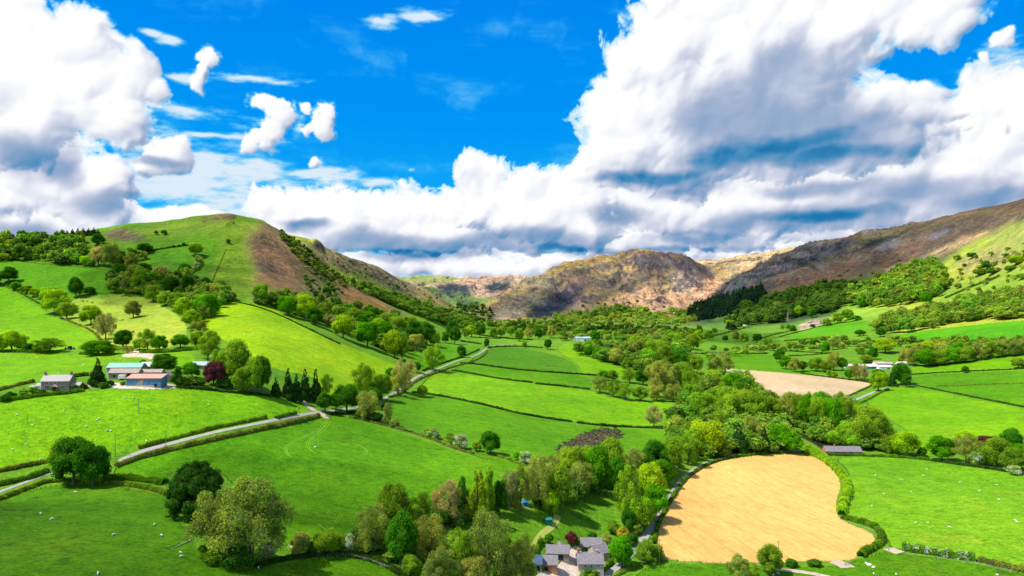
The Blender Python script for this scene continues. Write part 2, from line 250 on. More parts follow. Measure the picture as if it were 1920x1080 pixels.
def build_heights():
    ks = np.array(sorted(COLS)); kY = np.array([[math.log(t[0]) for t in COLS[k]] for k in ks])
    kR = np.array([[ (t[1] if t[1] < 5000 else HY+(CAMZ-(t[1]-10000))*F/t[0]) for t in COLS[k]] for k in ks])
    n = kY.shape[1]
    LY = np.stack([np.interp(GP, ks, kY[:, i]) for i in range(n)], 1); RR = np.stack([np.interp(GP, ks, kR[:, i]) for i in range(n)], 1)
    LY = blur(LY, 9/DPX, 0)
    sg = [60, 40, 34, 26, 24, 20, 12, 4, 8, 6, 4, 8, 8, 3, 5, 4, 4, 10]
    for i in range(n): RR[:, i] = blur(RR[:, i], sg[i]/DPX, 0)
    Yk = np.exp(LY); Zk = CAMZ-(RR-HY)*Yk/F
    # monotone cubic along each column
    h = np.diff(LY, axis=1); d = np.diff(Zk, axis=1)/h
    mm = np.zeros_like(Zk)
    w1 = 2*h[:, 1:]+h[:, :-1]; w2 = h[:, 1:]+2*h[:, :-1]; ok = d[:, 1:]*d[:, :-1] > 0
    with np.errstate(all='ignore'): mm[:, 1:-1] = np.where(ok, (w1+w2)/(w1/np.where(ok, d[:, :-1], 1)+w2/np.where(ok, d[:, 1:], 1)), 0)
    mm[:, 0] = d[:, 0]; mm[:, -1] = d[:, -1]
    H = np.zeros((NY, NPX)); lg = np.log(GY)[:, None]
    for i in range(n-1):
        a, b = LY[:, i][None], LY[:, i+1][None]; t = (lg-a)/(b-a)
        sel = (t >= 0) & (t < 1) if 0 < i < n-2 else ((t < 1) if i == 0 else (t >= 0))
        t = np.clip(t, 0, 1); hh = h[:, i][None]
        v = (1+2*t)*(1-t)**2*Zk[:, i]+t*(1-t)**2*hh*mm[:, i]+t*t*(3-2*t)*Zk[:, i+1]+t*t*(t-1)*hh*mm[:, i+1]
        H = np.where(sel, v, H)
    return H
GH = build_heights()
GX = (GP[None, :]-CX)/F*GY[:, None]; GYY = np.broadcast_to(GY[:, None], GX.shape)
PYG0 = HY+(CAMZ-GH)*F/GYY; PXG = np.broadcast_to(GP[None, :], GX.shape)
# relief: soft swells in the pastures, gullies and crags on the open hills
mtn = sstep(GYY, 2900, 3600)*sstep(GH, 25, 120)
rhill = sstep(PXG, 1330, 1400)*sstep(GH, 90, 260)*(1-sstep(GYY, 4400, 4800))*(1-sstep((PXG-1700)*0.5+(PYG0-520)*1.6, -10, 50))
lhill = sstep(GH, 90, 170)*sstep(PXG, 1100, 1000)*(1-sstep(GYY, 3000, 3400))
warpx = fbm(GX/420, GYY/420, 3, 8)*130; warpy = fbm(GX/420, GYY/420, 3, 9)*130
ridg = 1-np.abs(fbm((GX+warpx)/420, (GYY+warpy)/420, 6, 15, 0.52))*2.6
cr = np.clip(fbm((GX+warpx)/130, (GYY+warpy)/130, 5, 25, 0.55), -1, 1)
rel = mtn*((ridg-0.45)*42+cr*34)+rhill*((ridg-0.5)*13+cr*5)+lhill*((ridg-0.5)*8+cr*5)
swell = (fbm(GX/90, GYY/90, 3, 44)*2.6+fbm(GX/28, GYY/28, 3, 45)*0.5)*sstep(GYY, 150, 400)
craglip = sstep(PXG, 580, 592)*sstep(PXG, 612, 600)*sstep(GYY, 1740, 1790)*sstep(GYY, 1900, 1850)
GH = GH+rel+swell+craglip*10
def PYG_of(): return HY+(CAMZ-GH)*F/GYY
PYG = PYG_of()
def gz(x, y):
    """terrain height under world points"""
    x = np.asarray(x, float); y = np.clip(np.asarray(y, float), GY[0], GY[-1]*0.999); p = np.clip((x/y*F+CX-GP[0])/DPX, 0, NPX-1.001)
    q = np.clip(np.log(y/GY[0])/math.log(GY[1]/GY[0]), 0, NY-1.001); i = p.astype(int); j = q.astype(int); fi = p-i; fj = q-j
    return (GH[j, i]*(1-fi)+GH[j, i+1]*fi)*(1-fj)+(GH[j+1, i]*(1-fi)+GH[j+1, i+1]*fi)*fj
def at(px, py, ymin=0, ymax=1e9):
    """first point of the terrain met by the sight line through photo pixel (px, py)"""
    i = int(np.clip(round((px-GP[0])/DPX), 0, NPX-1)); c = PYG[:, i]; ok = (GY >= max(ymin, 62)) & (GY <= ymax)
    w = np.where((c <= py) & ok)[0]
    if len(w) == 0:
        w = np.where(ok)[0]; j = w[np.argmin(c[w])]; y = GY[j]
    else:
        j = w[0]
        if j > 0 and ok[j-1] and c[j-1] > py: t = (c[j-1]-py)/(c[j-1]-c[j]+1e-9); y = GY[j-1]+(GY[j]-GY[j-1])*t
        else: y = GY[j]
    x = (px-CX)/F*y
    return np.array([x, y, float(gz(x, y))])
# ---------------------------------------------------------------- ground colours (albedo) and the fields
def inpoly(x, y, poly):
    P = np.asarray(poly, float); r = np.zeros(x.shape, bool); x0, y0 = P.min(0); x1, y1 = P.max(0)
    bb = (x >= x0) & (x <= x1) & (y >= y0) & (y <= y1); xs, ys = x[bb], y[bb]; c = np.zeros(xs.shape, bool)
    for i in range(len(P)):
        ax, ay = P[i-1]; bx, by = P[i]
        if ay == by: continue
        c ^= ((ay > ys) != (by > ys)) & (xs < (bx-ax)*(ys-ay)/(by-ay)+ax)
    r[bb] = c; return r
G1 = (0.118, 0.285, 0.0015); G2 = (0.070, 0.208, 0.0015); G3 = (0.23, 0.32, 0.025); G4 = (0.055, 0.165, 0.0015); G5 = (0.185, 0.335, 0.0015)
FIELDS = [
 ('farm_yard', 'pale gravel yard between the slate roofed farm buildings', (0.56,0.45,0.35), 3, [(985,1100),(1002,1076),(1040,1066),(1052,1052),(1060,1040),(1070,1028),(1080,1022),(1092,1024),(1090,1040),(1086,1060),(1088,1075),(1080,1100)]),
 ('farm_yard', 'pale dusty yard in front of the blue walled shed', (0.50,0.43,0.33), 3, [(150,724),(185,720),(235,716),(240,724),(300,722),(330,720),(332,725),(318,729),(270,730),(235,729),(200,727),(160,728)]),
 ('farm_yard', 'beaten earth track behind the green roofed barn', (0.48,0.40,0.28), 3, [(225,668),(240,660),(262,656),(285,662),(300,668),(290,676),(262,669),(240,670)]),
 ('stubble_field', 'golden cut crop field with a rounded outline beside the lane', (0.56,0.34,0.095), 2, [(1226,1020),(1234,982),(1262,932),(1290,898),(1322,873),(1370,860),(1440,852),(1515,852),(1546,866),(1570,889),(1577,912),(1567,940),(1568,968),(1594,984),(1634,998),(1643,1015),(1622,1034),(1598,1051),(1560,1052),(1450,1054),(1370,1057),(1245,1050),(1228,1042)]),
 ('ploughed_field', 'pale brown ploughed field between the riverside trees and a hedge', (0.43,0.32,0.18), 3, [(1352,690),(1400,694),(1500,702),(1600,712),(1634,718),(1626,728),(1595,744),(1560,760),(1540,800),(1470,790),(1440,760),(1400,740),(1370,720)]),
 ('grass_field', 'dark green pasture in the bottom corner under the two broad trees', G4, 0, [(-260,1010),(0,940),(90,908),(190,909),(232,913),(318,930),(330,965),(350,1000),(375,1038),(400,1060),(440,1070),(520,1060),(620,1042),(700,1052),(760,1085),(800,1240),(-260,1240)]),
 ('grass_field', 'large green field with tyre tracks below the lane junction', G2, 0, [(214,872),(330,838),(480,802),(560,784),(640,777),(700,797),(770,817),(830,838),(900,864),(992,870),(990,882),(900,935),(850,955),(800,955),(700,995),(640,1005),(560,1012),(520,1035),(500,970),(430,900),(400,870),(350,865),(310,895),(300,912),(214,904)]),
 ('grass_field', 'bright green sheep field below the farm with the blue shed', G1, 0, [(0,750),(100,736),(230,729),(420,732),(500,744),(565,757),(582,771),(480,795),(300,833),(210,851),(90,873),(0,882),(-260,900),(-260,765)]),
 ('grass_field', 'bright green sheep field behind the grey stone farmhouse', G1, 0, [(0,662),(100,665),(300,660),(350,656),(372,676),(330,690),(200,676),(165,704),(70,712),(0,727),(-260,740),(-260,662)]),
 ('grass_field', 'bright smooth field beside the yellow-green tree', G1, 0, [(-260,520),(0,533),(20,547),(60,566),(95,590),(120,602),(150,614),(180,627),(185,642),(150,655),(90,658),(-260,658)]),
 ('grass_field', 'pale rough pasture where the black cattle graze', G3, 0, [(100,586),(140,558),(210,551),(260,552),(310,576),(345,600),(352,625),(342,645),(290,656),(240,652),(190,642),(150,612)]),
 ('grass_field', 'deep green field below the dark hillside wood', G2, 0, [(-260,480),(0,486),(60,493),(150,501),(205,505),(212,520),(205,540),(215,550),(170,552),(120,560),(60,552),(20,545),(0,530),(-260,515)]),
 ('grass_field', 'bright yellow-green sloping field under the bushy hillside', G5, 0, [(378,600),(398,568),(425,565),(500,570),(560,606),(640,645),(720,675),(747,688),(720,702),(690,708),(640,738),(610,742),(590,702),(510,694),(450,652),(390,625)]),
 ('grass_field', 'small green field with one yellow-green tree beside the lane', G2, 0, [(745,672),(780,660),(820,646),(870,650),(905,652),(890,668),(840,690),(790,700),(762,692)]),
 ('grass_field', 'green field around the brown patch of rushes', G2, 0, [(725,748),(790,737),(860,749),(960,776),(1080,797),(1160,804),(1252,806),(1262,832),(1230,836),(1170,852),(1100,882),(1040,872),(990,872),(900,862),(860,836),(780,806),(730,792)]),
 ('grass_field', 'bright broad field between two field walls with a lone bare tree', G1, 0, [(780,734),(810,700),(842,698),(960,714),(1110,733),(1160,751),(1280,757),(1252,802),(1080,794),(960,773),(860,746)]),
 ('grass_field', 'narrow green field between two thin dark walls', G2, 0, [(845,696),(866,683),(960,693),(1110,703),(1116,731),(960,712)]),
 ('grass_field', 'dark green humped field right of the bend of the lane', (0.055,0.17,0.004), 0, [(870,681),(915,655),(960,650),(1020,660),(1062,672),(1086,687),(1082,700),(960,691)]),
 ('grass_field', 'light green field that curves along the river wood', G1, 0, [(1040,653),(1060,641),(1080,650),(1100,668),(1150,685),(1192,701),(1180,708),(1112,701),(1085,698),(1088,686),(1064,671)]),
 ('grass_field', 'large bright field bounded by a dark wall, right of the river wood', G1, 0, [(1616,747),(1660,728),(1700,725),(1780,739),(1920,767),(2120,800),(2120,850),(1900,812),(1860,817),(1790,837),(1740,852),(1722,847),(1720,822),(1690,800),(1650,776)]),
 ('grass_field', 'middle one of three narrow fields stepped behind the dark wall', G2, 0, [(1715,723),(1760,721),(1920,721),(2120,722),(2120,797),(1920,764),(1800,737)]),
 ('grass_field', 'thin green field in front of the bank of bushy trees', G2, 0, [(1710,706),(1780,701),(1920,696),(2120,692),(2120,719),(1760,719),(1710,721)]),
 ('grass_field', 'light green field below the bank of bushy trees', G1, 0, [(1690,691),(1780,683),(1920,666),(2120,655),(2120,690),(1780,698),(1710,703)]),
 ('grass_field', 'big pale green field dotted with sheep beside the golden field', (0.115,0.275,0.006), 0, [(1560,857),(1650,857),(1740,862),(1850,880),(2120,905),(2120,1100),(1920,1066),(1850,1046),(1760,1036),(1690,1030),(1672,1030),(1662,1004),(1640,990),(1590,976),(1586,950),(1596,910),(1590,880)]),
 ('grass_field', 'dark green strip of pasture below the golden field', G4, 0, [(1240,1056),(1370,1060),(1480,1062),(1560,1064),(1622,1046),(1668,1031),(1690,1038),(1760,1046),(1850,1060),(2120,1120),(2120,1240),(1120,1240),(1180,1080)]),
 ('grass_field', 'long vivid green field under the hillside scrub wood', (0.065,0.27,0.004), 0, [(1660,630),(1780,614),(1920,600),(2120,588),(2120,645),(1800,640),(1660,637)]),
 ('grass_field', 'small vivid green field near the lattice pylon', (0.07,0.25,0.004), 0, [(1465,640),(1500,622),(1560,606),(1620,600),(1646,612),(1610,622),(1560,631)]),
 ('grass_field', 'flat green field beyond the ploughed field', G2, 0, [(1290,672),(1330,668),(1400,662),(1470,668),(1500,690),(1560,701),(1500,701),(1400,692),(1340,690)]),
 ('garden_lawn', 'mown green paddock behind the slate roofed farm', (0.075,0.20,0.006), 0, [(835,1006),(870,986),(960,962),(1060,950),(1150,925),(1157,985),(1130,1000),(1100,1018),(1030,1008),(1000,1034),(985,1042),(930,1012),(880,992)]),
]
CREAM = (0.5,0.42,0.33)
PAINT = [  # colour, blend, warp, (Ymin, Ymax), polygon in the photo
 ((0.52,0.36,0.23), 1, 5, (4000,12500), [(560,480),(1010,480),(1010,640),(560,640)]),
 ((0.20,0.26,0.06), 1, 4, (4000,12500), [(750,515),(850,520),(880,524),(830,532),(790,534),(740,530)]),
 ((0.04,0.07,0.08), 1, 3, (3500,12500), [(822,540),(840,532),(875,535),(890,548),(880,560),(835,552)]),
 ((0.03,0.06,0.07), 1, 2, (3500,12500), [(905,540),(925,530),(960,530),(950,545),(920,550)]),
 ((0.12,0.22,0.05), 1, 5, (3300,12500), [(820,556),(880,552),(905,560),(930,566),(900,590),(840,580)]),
 ((0.05,0.10,0.06), .9, 4, (3000,12500), [(845,565),(890,565),(905,575),(870,580)]),
 # hills behind on the right
 ((0.60,0.42,0.20), 1, 4, (4800,12500), [(1290,480),(1600,440),(1600,560),(1290,600)]),
 ((0.30,0.30,0.10), 1, 4, (5800,12500), [(1330,500),(1400,488),(1440,484),(1450,500),(1380,506),(1330,505)]),
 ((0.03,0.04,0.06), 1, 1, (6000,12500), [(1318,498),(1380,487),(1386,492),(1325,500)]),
 # central mountain
 ((0.36,0.26,0.085), 1, 6, (2900,5900), [(880,620),(880,585),(930,560),(1000,515),(1060,485),(1200,462),(1300,478),(1360,500),(1360,560),(1300,600),(1150,610)]),
 ((0.26,0.23,0.17), .8, 8, (2900,5900), [(900,602),(930,575),(1000,535),(1040,515),(1060,530),(1010,560),(985,595)]),
 ((0.21,0.15,0.085), .9, 9, (2900,5900), [(1040,520),(1100,500),(1140,492),(1180,480),(1200,500),(1130,530),(1060,545)]),
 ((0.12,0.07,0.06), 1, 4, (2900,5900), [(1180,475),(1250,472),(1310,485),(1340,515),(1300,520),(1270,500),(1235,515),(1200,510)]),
 ((0.16,0.125,0.10), .8, 9, (2900,5900), [(1150,520),(1200,500),(1240,530),(1220,545),(1150,548),(1090,560)]),
 ((0.55,0.40,0.16), .9, 5, (2900,5900), [(1120,512),(1160,500),(1192,494),(1200,500),(1160,512),(1125,520)]),
 ((0.62,0.37,0.19), 1, 6, (2900,5900), [(1150,580),(1175,552),(1215,535),(1240,548),(1290,530),(1330,520),(1370,525),(1360,550),(1300,585),(1240,592),(1165,590)]),
 ((0.48,0.30,0.17), 1, 6, (2900,4600), [(1130,575),(1170,560),(1250,570),(1300,575),(1280,592),(1200,592),(1150,590)]),
 ((0.62,0.50,0.42), .7, 6, (2900,5900), [(1255,520),(1290,515),(1320,530),(1290,545),(1260,538)]),
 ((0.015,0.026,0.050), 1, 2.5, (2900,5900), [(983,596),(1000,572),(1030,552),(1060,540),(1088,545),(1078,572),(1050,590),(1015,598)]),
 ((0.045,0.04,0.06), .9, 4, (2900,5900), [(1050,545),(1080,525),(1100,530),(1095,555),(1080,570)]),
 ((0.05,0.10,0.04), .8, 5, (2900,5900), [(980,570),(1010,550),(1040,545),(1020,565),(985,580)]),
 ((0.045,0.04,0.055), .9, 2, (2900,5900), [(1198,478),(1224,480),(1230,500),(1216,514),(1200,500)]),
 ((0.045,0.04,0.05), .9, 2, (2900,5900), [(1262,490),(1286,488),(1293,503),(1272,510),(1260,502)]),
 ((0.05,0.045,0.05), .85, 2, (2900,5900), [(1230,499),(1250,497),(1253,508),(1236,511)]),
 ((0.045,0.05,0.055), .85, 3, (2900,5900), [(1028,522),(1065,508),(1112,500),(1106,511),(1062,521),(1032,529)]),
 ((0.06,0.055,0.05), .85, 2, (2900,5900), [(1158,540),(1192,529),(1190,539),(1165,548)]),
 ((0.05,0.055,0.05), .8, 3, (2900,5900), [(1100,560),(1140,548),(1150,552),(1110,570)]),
 ((0.36,0.24,0.20), .8, 6, (2900,5900), [(1050,590),(1085,565),(1120,570),(1090,590)]),
 ((0.15,0.20,0.04), .9, 7, (2700,4600), [(900,615),(1000,600),(1080,588),(1130,572),(1180,580),(1240,594),(1300,592),(1330,600),(1300,625),(900,625)]),
 # right hill, its brown palette darkened to hold cloud shade
 ((0.13,0.093,0.052), 1, 5, (1500,5000), [(1330,560),(1400,500),(1520,455),(1600,430),(1750,395),(1900,360),(2600,200),(2600,520),(1900,500),(1700,530),(1600,560),(1500,600),(1330,600)]),
 ((0.10,0.135,0.03), .9, 9, (1500,5000), [(1480,545),(1600,508),(1700,490),(1770,465),(1790,520),(1650,540),(1560,570),(1440,600),(1330,605),(1350,580),(1420,560)]),
 ((0.17,0.085,0.058), .8, 8, (1500,5000), [(1440,540),(1560,505),(1640,490),(1700,470),(1780,450),(1700,500),(1600,515),(1480,560)]),
 ((0.09,0.11,0.045), .7, 6, (1500,5000), [(1560,462),(1640,440),(1700,432),(1680,445),(1600,475),(1560,490),(1520,500)]),
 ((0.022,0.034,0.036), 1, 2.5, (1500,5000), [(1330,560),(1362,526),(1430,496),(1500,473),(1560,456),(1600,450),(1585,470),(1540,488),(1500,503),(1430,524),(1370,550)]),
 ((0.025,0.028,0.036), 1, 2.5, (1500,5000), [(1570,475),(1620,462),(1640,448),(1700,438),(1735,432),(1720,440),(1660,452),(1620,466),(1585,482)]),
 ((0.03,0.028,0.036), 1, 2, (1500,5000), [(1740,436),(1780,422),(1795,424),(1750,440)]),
 ((0.20,0.19,0.25), .95, 2, (1500,5000), [(1635,468),(1660,456),(1690,450),(1680,460),(1640,472)]),
 ((0.22,0.21,0.28), .9, 2, (1500,5000), [(1738,446),(1775,430),(1778,436),(1745,450)]),
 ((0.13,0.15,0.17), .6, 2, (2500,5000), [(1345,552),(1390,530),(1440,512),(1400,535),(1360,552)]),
 ((0.30,0.37,0.035), 1, 7, (900,5000), [(1640,575),(1700,535),(1760,498),(1795,470),(1860,438),(1930,407),(2600,300),(2600,640),(1700,640)]),
 ((0.52,0.38,0.17), .9, 3, (1500,5000), [(1655,506),(1720,484),(1790,455),(1850,432),(1856,437),(1800,462),(1740,487),(1670,510)]),
 ((0.42,0.36,0.13), .8, 9, (900,5000), [(1790,490),(1850,470),(1930,470),(2200,440),(2200,480),(1930,500),(1850,500),(1800,515)]),
 ((0.20,0.33,0.03), .9, 6, (900,5000), [(1750,555),(1830,525),(1930,500),(2200,490),(2200,560),(1930,560),(1830,572),(1770,575)]),
 ((0.20,0.35,0.03), 1, 5, (1000,3000), [(1530,600),(1600,572),(1640,572),(1720,585),(1780,575),(1760,595),(1640,600),(1600,602)]),
 ((0.62,0.47,0.33), .95, 3, (1000,3000), [(1497,612),(1520,600),(1545,596),(1555,600),(1530,612),(1505,620)]),
 ((0.04,0.10,0.04), .8, 6, (1800,5000), [(1290,605),(1330,585),(1400,555),(1440,545),(1450,560),(1580,560),(1560,590),(1470,610),(1380,610)]),
 ((0.09,0.19,0.03), .9, 5, (1500,3500), [(1340,595),(1390,572),(1430,570),(1400,595),(1370,610),(1320,615)]),
 # left hill
 ((0.082,0.185,0.006), 1, 3, (850,1700), [(-400,440),(200,430),(430,395),(520,410),(560,560),(400,570),(200,520),(-400,520)]),
 ((0.15,0.23,0.015), .8, 7, (1050,1700), [(230,440),(300,425),(370,412),(470,415),(500,430),(470,450),(400,430),(320,445)]),
 ((0.12,0.21,0.008), .9, 5, (850,1700), [(400,470),(430,430),(455,450),(475,480),(485,540),(440,560),(395,548)]),
 ((0.06,0.19,0.004), .8, 6, (850,1700), [(230,470),(300,455),(400,450),(420,460),(390,520),(350,520),(300,500)]),
 ((0.20,0.115,0.06), .95, 4, (1000,1700), [(368,414),(400,405),(435,401),(440,410),(400,412)]),
 ((0.18,0.12,0.07), .9, 5, (900,1700), [(185,440),(215,430),(268,440),(275,448),(220,450)]),
 ((0.29,0.165,0.08), .95, 10, (900,1750), [(462,452),(485,430),(505,414),(545,440),(600,490),(650,528),(745,580),(770,600),(730,612),(690,605),(640,580),(560,560),(500,545),(478,528),(490,505),(470,480)]),
 ((0.28,0.22,0.10), .7, 8, (1000,1750), [(495,425),(512,415),(545,445),(585,490),(560,490),(520,455)]),
 ((0.11,0.15,0.04), .7, 12, (850,1750), [(560,510),(590,500),(640,540),(650,570),(600,575),(560,555)]),
 ((0.36,0.19,0.045), .95, 9, (850,1750), [(640,545),(680,555),(745,588),(775,612),(740,612),(690,600),(655,575)]),
 ((0.16,0.22,0.03), .9, 6, (800,1750), [(470,530),(540,550),(570,575),(520,575),(470,565)]),
 ((0.32,0.29,0.08), 1, 5, (1600,2900), [(530,430),(620,440),(700,480),(760,520),(860,560),(900,600),(700,560)]),
 ((0.36,0.27,0.14), .8, 6, (1600,2900), [(600,470),(660,480),(760,525),(820,555),(760,548),(680,515),(600,490)]),
 ((0.30,0.36,0.04), .9, 4, (1600,2900), [(530,440),(600,440),(590,460),(560,462)]),
 ((0.05,0.055,0.06), .95, 1.5, (1700,2000), [(584,462),(592,449),(604,458),(608,466),(598,470)]),
 ((0.24,0.34,0.03), .9, 6, (1600,2900), [(600,500),(680,515),(750,545),(800,570),(850,590),(890,605),(820,600),(700,560),(640,530)]),
]
COLV = np.empty(GX.shape+(3,)); COLV[:] = (0.095, 0.225, 0.010)
far = sstep(GYY, 1700, 3200)[..., None]; COLV = COLV*(1-far)+np.array([0.10, 0.19, 0.03])*far
ROUGHV = sstep(GYY, 3000, 3600)*0.8+0.06
wxn = fbm(GX/55, GYY/55, 4, 201)+0.6*fbm(GX/260, GYY/260, 4, 203); wyn = fbm(GX/55, GYY/55, 4, 202)+0.6*fbm(GX/260, GYY/260, 4, 204)
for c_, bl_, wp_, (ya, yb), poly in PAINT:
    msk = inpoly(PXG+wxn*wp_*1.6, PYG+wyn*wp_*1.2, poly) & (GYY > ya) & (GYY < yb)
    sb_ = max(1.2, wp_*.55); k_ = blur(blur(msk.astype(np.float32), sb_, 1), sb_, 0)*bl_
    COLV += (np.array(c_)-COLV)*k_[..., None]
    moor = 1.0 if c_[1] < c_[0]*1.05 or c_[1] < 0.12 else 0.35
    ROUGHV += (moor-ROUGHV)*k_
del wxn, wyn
# rock shows where the mountain is steep
gyz, gxz = np.gradient(GH); slope = np.hypot(gxz/np.gradient(GX, axis=1), gyz/np.gradient(GYY, axis=0))
rk = sstep(slope, 0.66, 0.98)*np.clip(mtn+rhill*0.4, 0, 1)
COLV += (np.array([0.15, 0.135, 0.14])-COLV)*(rk*0.75)[..., None]; ROUGHV = np.maximum(ROUGHV, rk)
def chaikin(P, n=2, closed=True):
    P = np.asarray(P, float)
    for _ in range(n):
        Q = np.roll(P, -1, 0) if closed else P[1:]
        A_ = P if closed else P[:-1]
        N_ = np.empty((2*len(A_), 2)); N_[0::2] = A_*0.75+Q*0.25; N_[1::2] = A_*0.25+Q*0.75
        P = N_ if closed else np.vstack([P[:1], N_, P[-1:]])
    return P
FID = np.zeros(GX.shape, np.int16); KINDV = np.zeros(GX.shape)
for i, (_, _, c_, kd, poly) in enumerate(FIELDS):
    msk = inpoly(PXG+fbm(GX/14, GYY/14, 2, 300)*0.5*np.clip(400/GYY, .3, 1.2), PYG, chaikin(poly)) & (FID == 0) & (GYY < 2600); FID[msk] = i+1
    COLV[msk] = c_; KINDV[msk] = kd; ROUGHV[msk] = 0.0 if kd != 1 else 1.0
rp_ = sstep(fbm(GX/3.5, GYY/3.5, 4, 611)+0.25, -0.15, 0.25)*inpoly(PXG+fbm(GX/6, GYY/6, 4, 601)*14, PYG+fbm(GX/6, GYY/6, 4, 602)*7, [(1040,842),(1062,828),(1100,810),(1128,803),(1160,805),(1166,820),(1130,832),(1098,846),(1068,852)])*(GYY < 900)
COLV += (np.array([0.15, 0.105, 0.06])-COLV)*rp_[..., None]; ROUGHV = np.maximum(ROUGHV, rp_*.9)
# broad natural variation of the sward
v3 = sstep(fbm(GX/35, GYY/35, 5, 411), 0.12, 0.5)*np.clip(1-ROUGHV*2, 0, 1)*(KINDV < .5); COLV += (COLV*np.array([1.35, 0.92, 1.6])-COLV)*v3[..., None]*0.55
v4 = sstep(fbm(GX/9, GYY/9, 4, 412)+0.4*fbm(GX/120, GYY/120, 2, 413), 0.42, 0.62)*(KINDV < .5); COLV += (COLV*np.array([0.55, 0.55, 0.9])-COLV)*v4[..., None]*0.8
v_ = fbm(GX/60, GYY/60, 4, 401)[..., None]; v2 = fbm(GX/240, GYY/240, 3, 402)[..., None]
COLV = COLV*np.clip(1+0.20*v_+0.24*v2, 0.6, 1.5)*np.array([1, 1, 1])
COLV[..., 0] *= np.clip(1+0.22*v2[..., 0]+0.10*v_[..., 0], .6, 1.5)

def ground_material():
    m = bpy.data.materials.new("ground_cover"); m.use_nodes = True; N = NT(m.node_tree); N.n.clear()
    at_ = N.new('ShaderNodeAttribute', attribute_name='cover').outputs['Color']; ro = N.new('ShaderNodeAttribute', attribute_name='rough').outputs['Fac']; kd = N.new('ShaderNodeAttribute', attribute_name='crop').outputs['Fac']
    P = N.new('ShaderNodeNewGeometry').outputs['Position']
    PF = N.v('MULTIPLY', P, (1, 1, 0.3))
    g1_ = N.noise(PF, 0.9, 6, 0.65); g2_ = N.noise(PF, 0.11, 5, 0.6); g3_ = N.noise(N.v('MULTIPLY', PF, (0.6, 1.0, 1.0)), 0.5, 5, 0.65, 0.6)
    grass = N.m('ADD', N.m('MULTIPLY', N.m('SUBTRACT', g1_, 0.5), 2.0), N.m('ADD', N.m('MULTIPLY', N.m('SUBTRACT', g2_, 0.5), 0.9), N.m('MULTIPLY', N.m('SUBTRACT', g3_, 0.5), 1.1)))
    grass = N.m('ADD', grass, N.m('MULTIPLY', N.m('SUBTRACT', N.noise(N.v('MULTIPLY', PF, (0.6, 1, 1)), 0.33, 5, 0.7, 0.5), 0.5), 1.25))
    grass = N.m('MULTIPLY', grass, N.mr(kd, 0.5, 2.0, 1.0, 0.3))
    c = N.mix(1.0, at_, N.ramp(N.m('ADD', grass, 0.5), [(0.0, (0.42, 0.55, 0.4)), (0.5, (1, 1, 1)), (1.0, (1.6, 1.4, 2.0))]), 'MULTIPLY')
    # tussocks, heather, scree and bracken on the rough ground
    m1 = N.noise(P, 0.022, 9, 0.72, 0.4); m2 = N.noise(P, 0.09, 7, 0.7, 0.3); m3 = N.noise(P, 0.006, 6, 0.6, 0.8)
    mo = N.m('ADD', N.m('MULTIPLY', N.m('SUBTRACT', m1, 0.5), 2.2), N.m('ADD', N.m('MULTIPLY', N.m('SUBTRACT', m2, 0.5), 2.0), N.m('MULTIPLY', N.m('SUBTRACT', m3, 0.5), 1.2)))
    cm = N.mix(1.0, c, N.ramp(N.m('ADD', mo, 0.5), [(0.0, (0.34, 0.34, 0.36)), (0.22, (0.6, 0.6, 0.6)), (0.5, (1, 1, 1)), (0.75, (1.3, 1.2, 1.05)), (1.0, (1.75, 1.6, 1.4))]), 'MULTIPLY')
    cm = N.mix(N.m('MULTIPLY', N.mr(N.noise(P, 0.028, 8, 0.7, 0.5), 0.56, 0.64), 0.55), cm, (0.12, 0.16, 0.03))
    rg = N.noise(N.v('MULTIPLY', P, (1, 1, 2.2)), 0.013, 9, 0.62, 0.9); cl = N.m('SUBTRACT', 1.0, N.m('MULTIPLY', N.m('ABSOLUTE', N.m('SUBTRACT', rg, 0.5)), 14.0), clamp=True)
    pat = N.mr(N.noise(P, 0.0035, 4, 0.6), 0.45, 0.6)
    cm = N.mix(N.m('MULTIPLY', N.m('MULTIPLY', cl, pat), N.mr(ro, 0.5, 0.8, 0, 0.8)), cm, (0.045, 0.042, 0.055))
    cm = N.mix(N.m('MULTIPLY', N.mr(N.noise(P, 0.05, 7, 0.75, 0.2), 0.60, 0.66), N.mr(ro, 0.5, 0.8, 0, 0.75)), cm, (0.055, 0.07, 0.035))
    cm = N.mix(N.m('MULTIPLY', N.mr(N.noise(P, 0.011, 8, 0.7, 1.2), 0.58, 0.64), N.mr(ro, 0.5, 0.8, 0, 0.28)), cm, (0.42, 0.30, 0.13))
    c = N.mix(ro, c, cm)
    # drilled lines of the crops
    wv = N.new('ShaderNodeTexWave', wave_type='BANDS', bands_direction='X', wave_profile='SIN'); wv.inputs['Scale'].default_value = 0.20; wv.inputs['Distortion'].default_value = 3.0; wv.inputs['Detail'].default_value = 2; wv.inputs['Detail Scale'].default_value = 0.25
    rot = N.new('ShaderNodeMapping'); rot.inputs['Rotation'].default_value = (0, 0, radians(-16)); N.put(rot.inputs[0], P); N.l.new(rot.outputs[0], wv.inputs['Vector'])
    lines = N.m('MULTIPLY', N.m('SUBTRACT', wv.outputs[1], 0.5), N.m('MULTIPLY', N.mr(kd, 1.5, 2.0), 0.16))
    w2 = N.new('ShaderNodeTexWave', wave_type='BANDS', bands_direction='X', wave_profile='SIN'); w2.inputs['Scale'].default_value = 0.030; w2.inputs['Distortion'].default_value = 1.6; w2.inputs['Detail'].default_value = 1; w2.inputs['Detail Scale'].default_value = 0.12; N.l.new(rot.outputs[0], w2.inputs['Vector'])
    lines = N.m('SUBTRACT', lines, N.m('MULTIPLY', N.mr(w2.outputs[1], 0.955, 0.99), N.m('MULTIPLY', N.mr(kd, 1.5, 2.0), 0.10)))
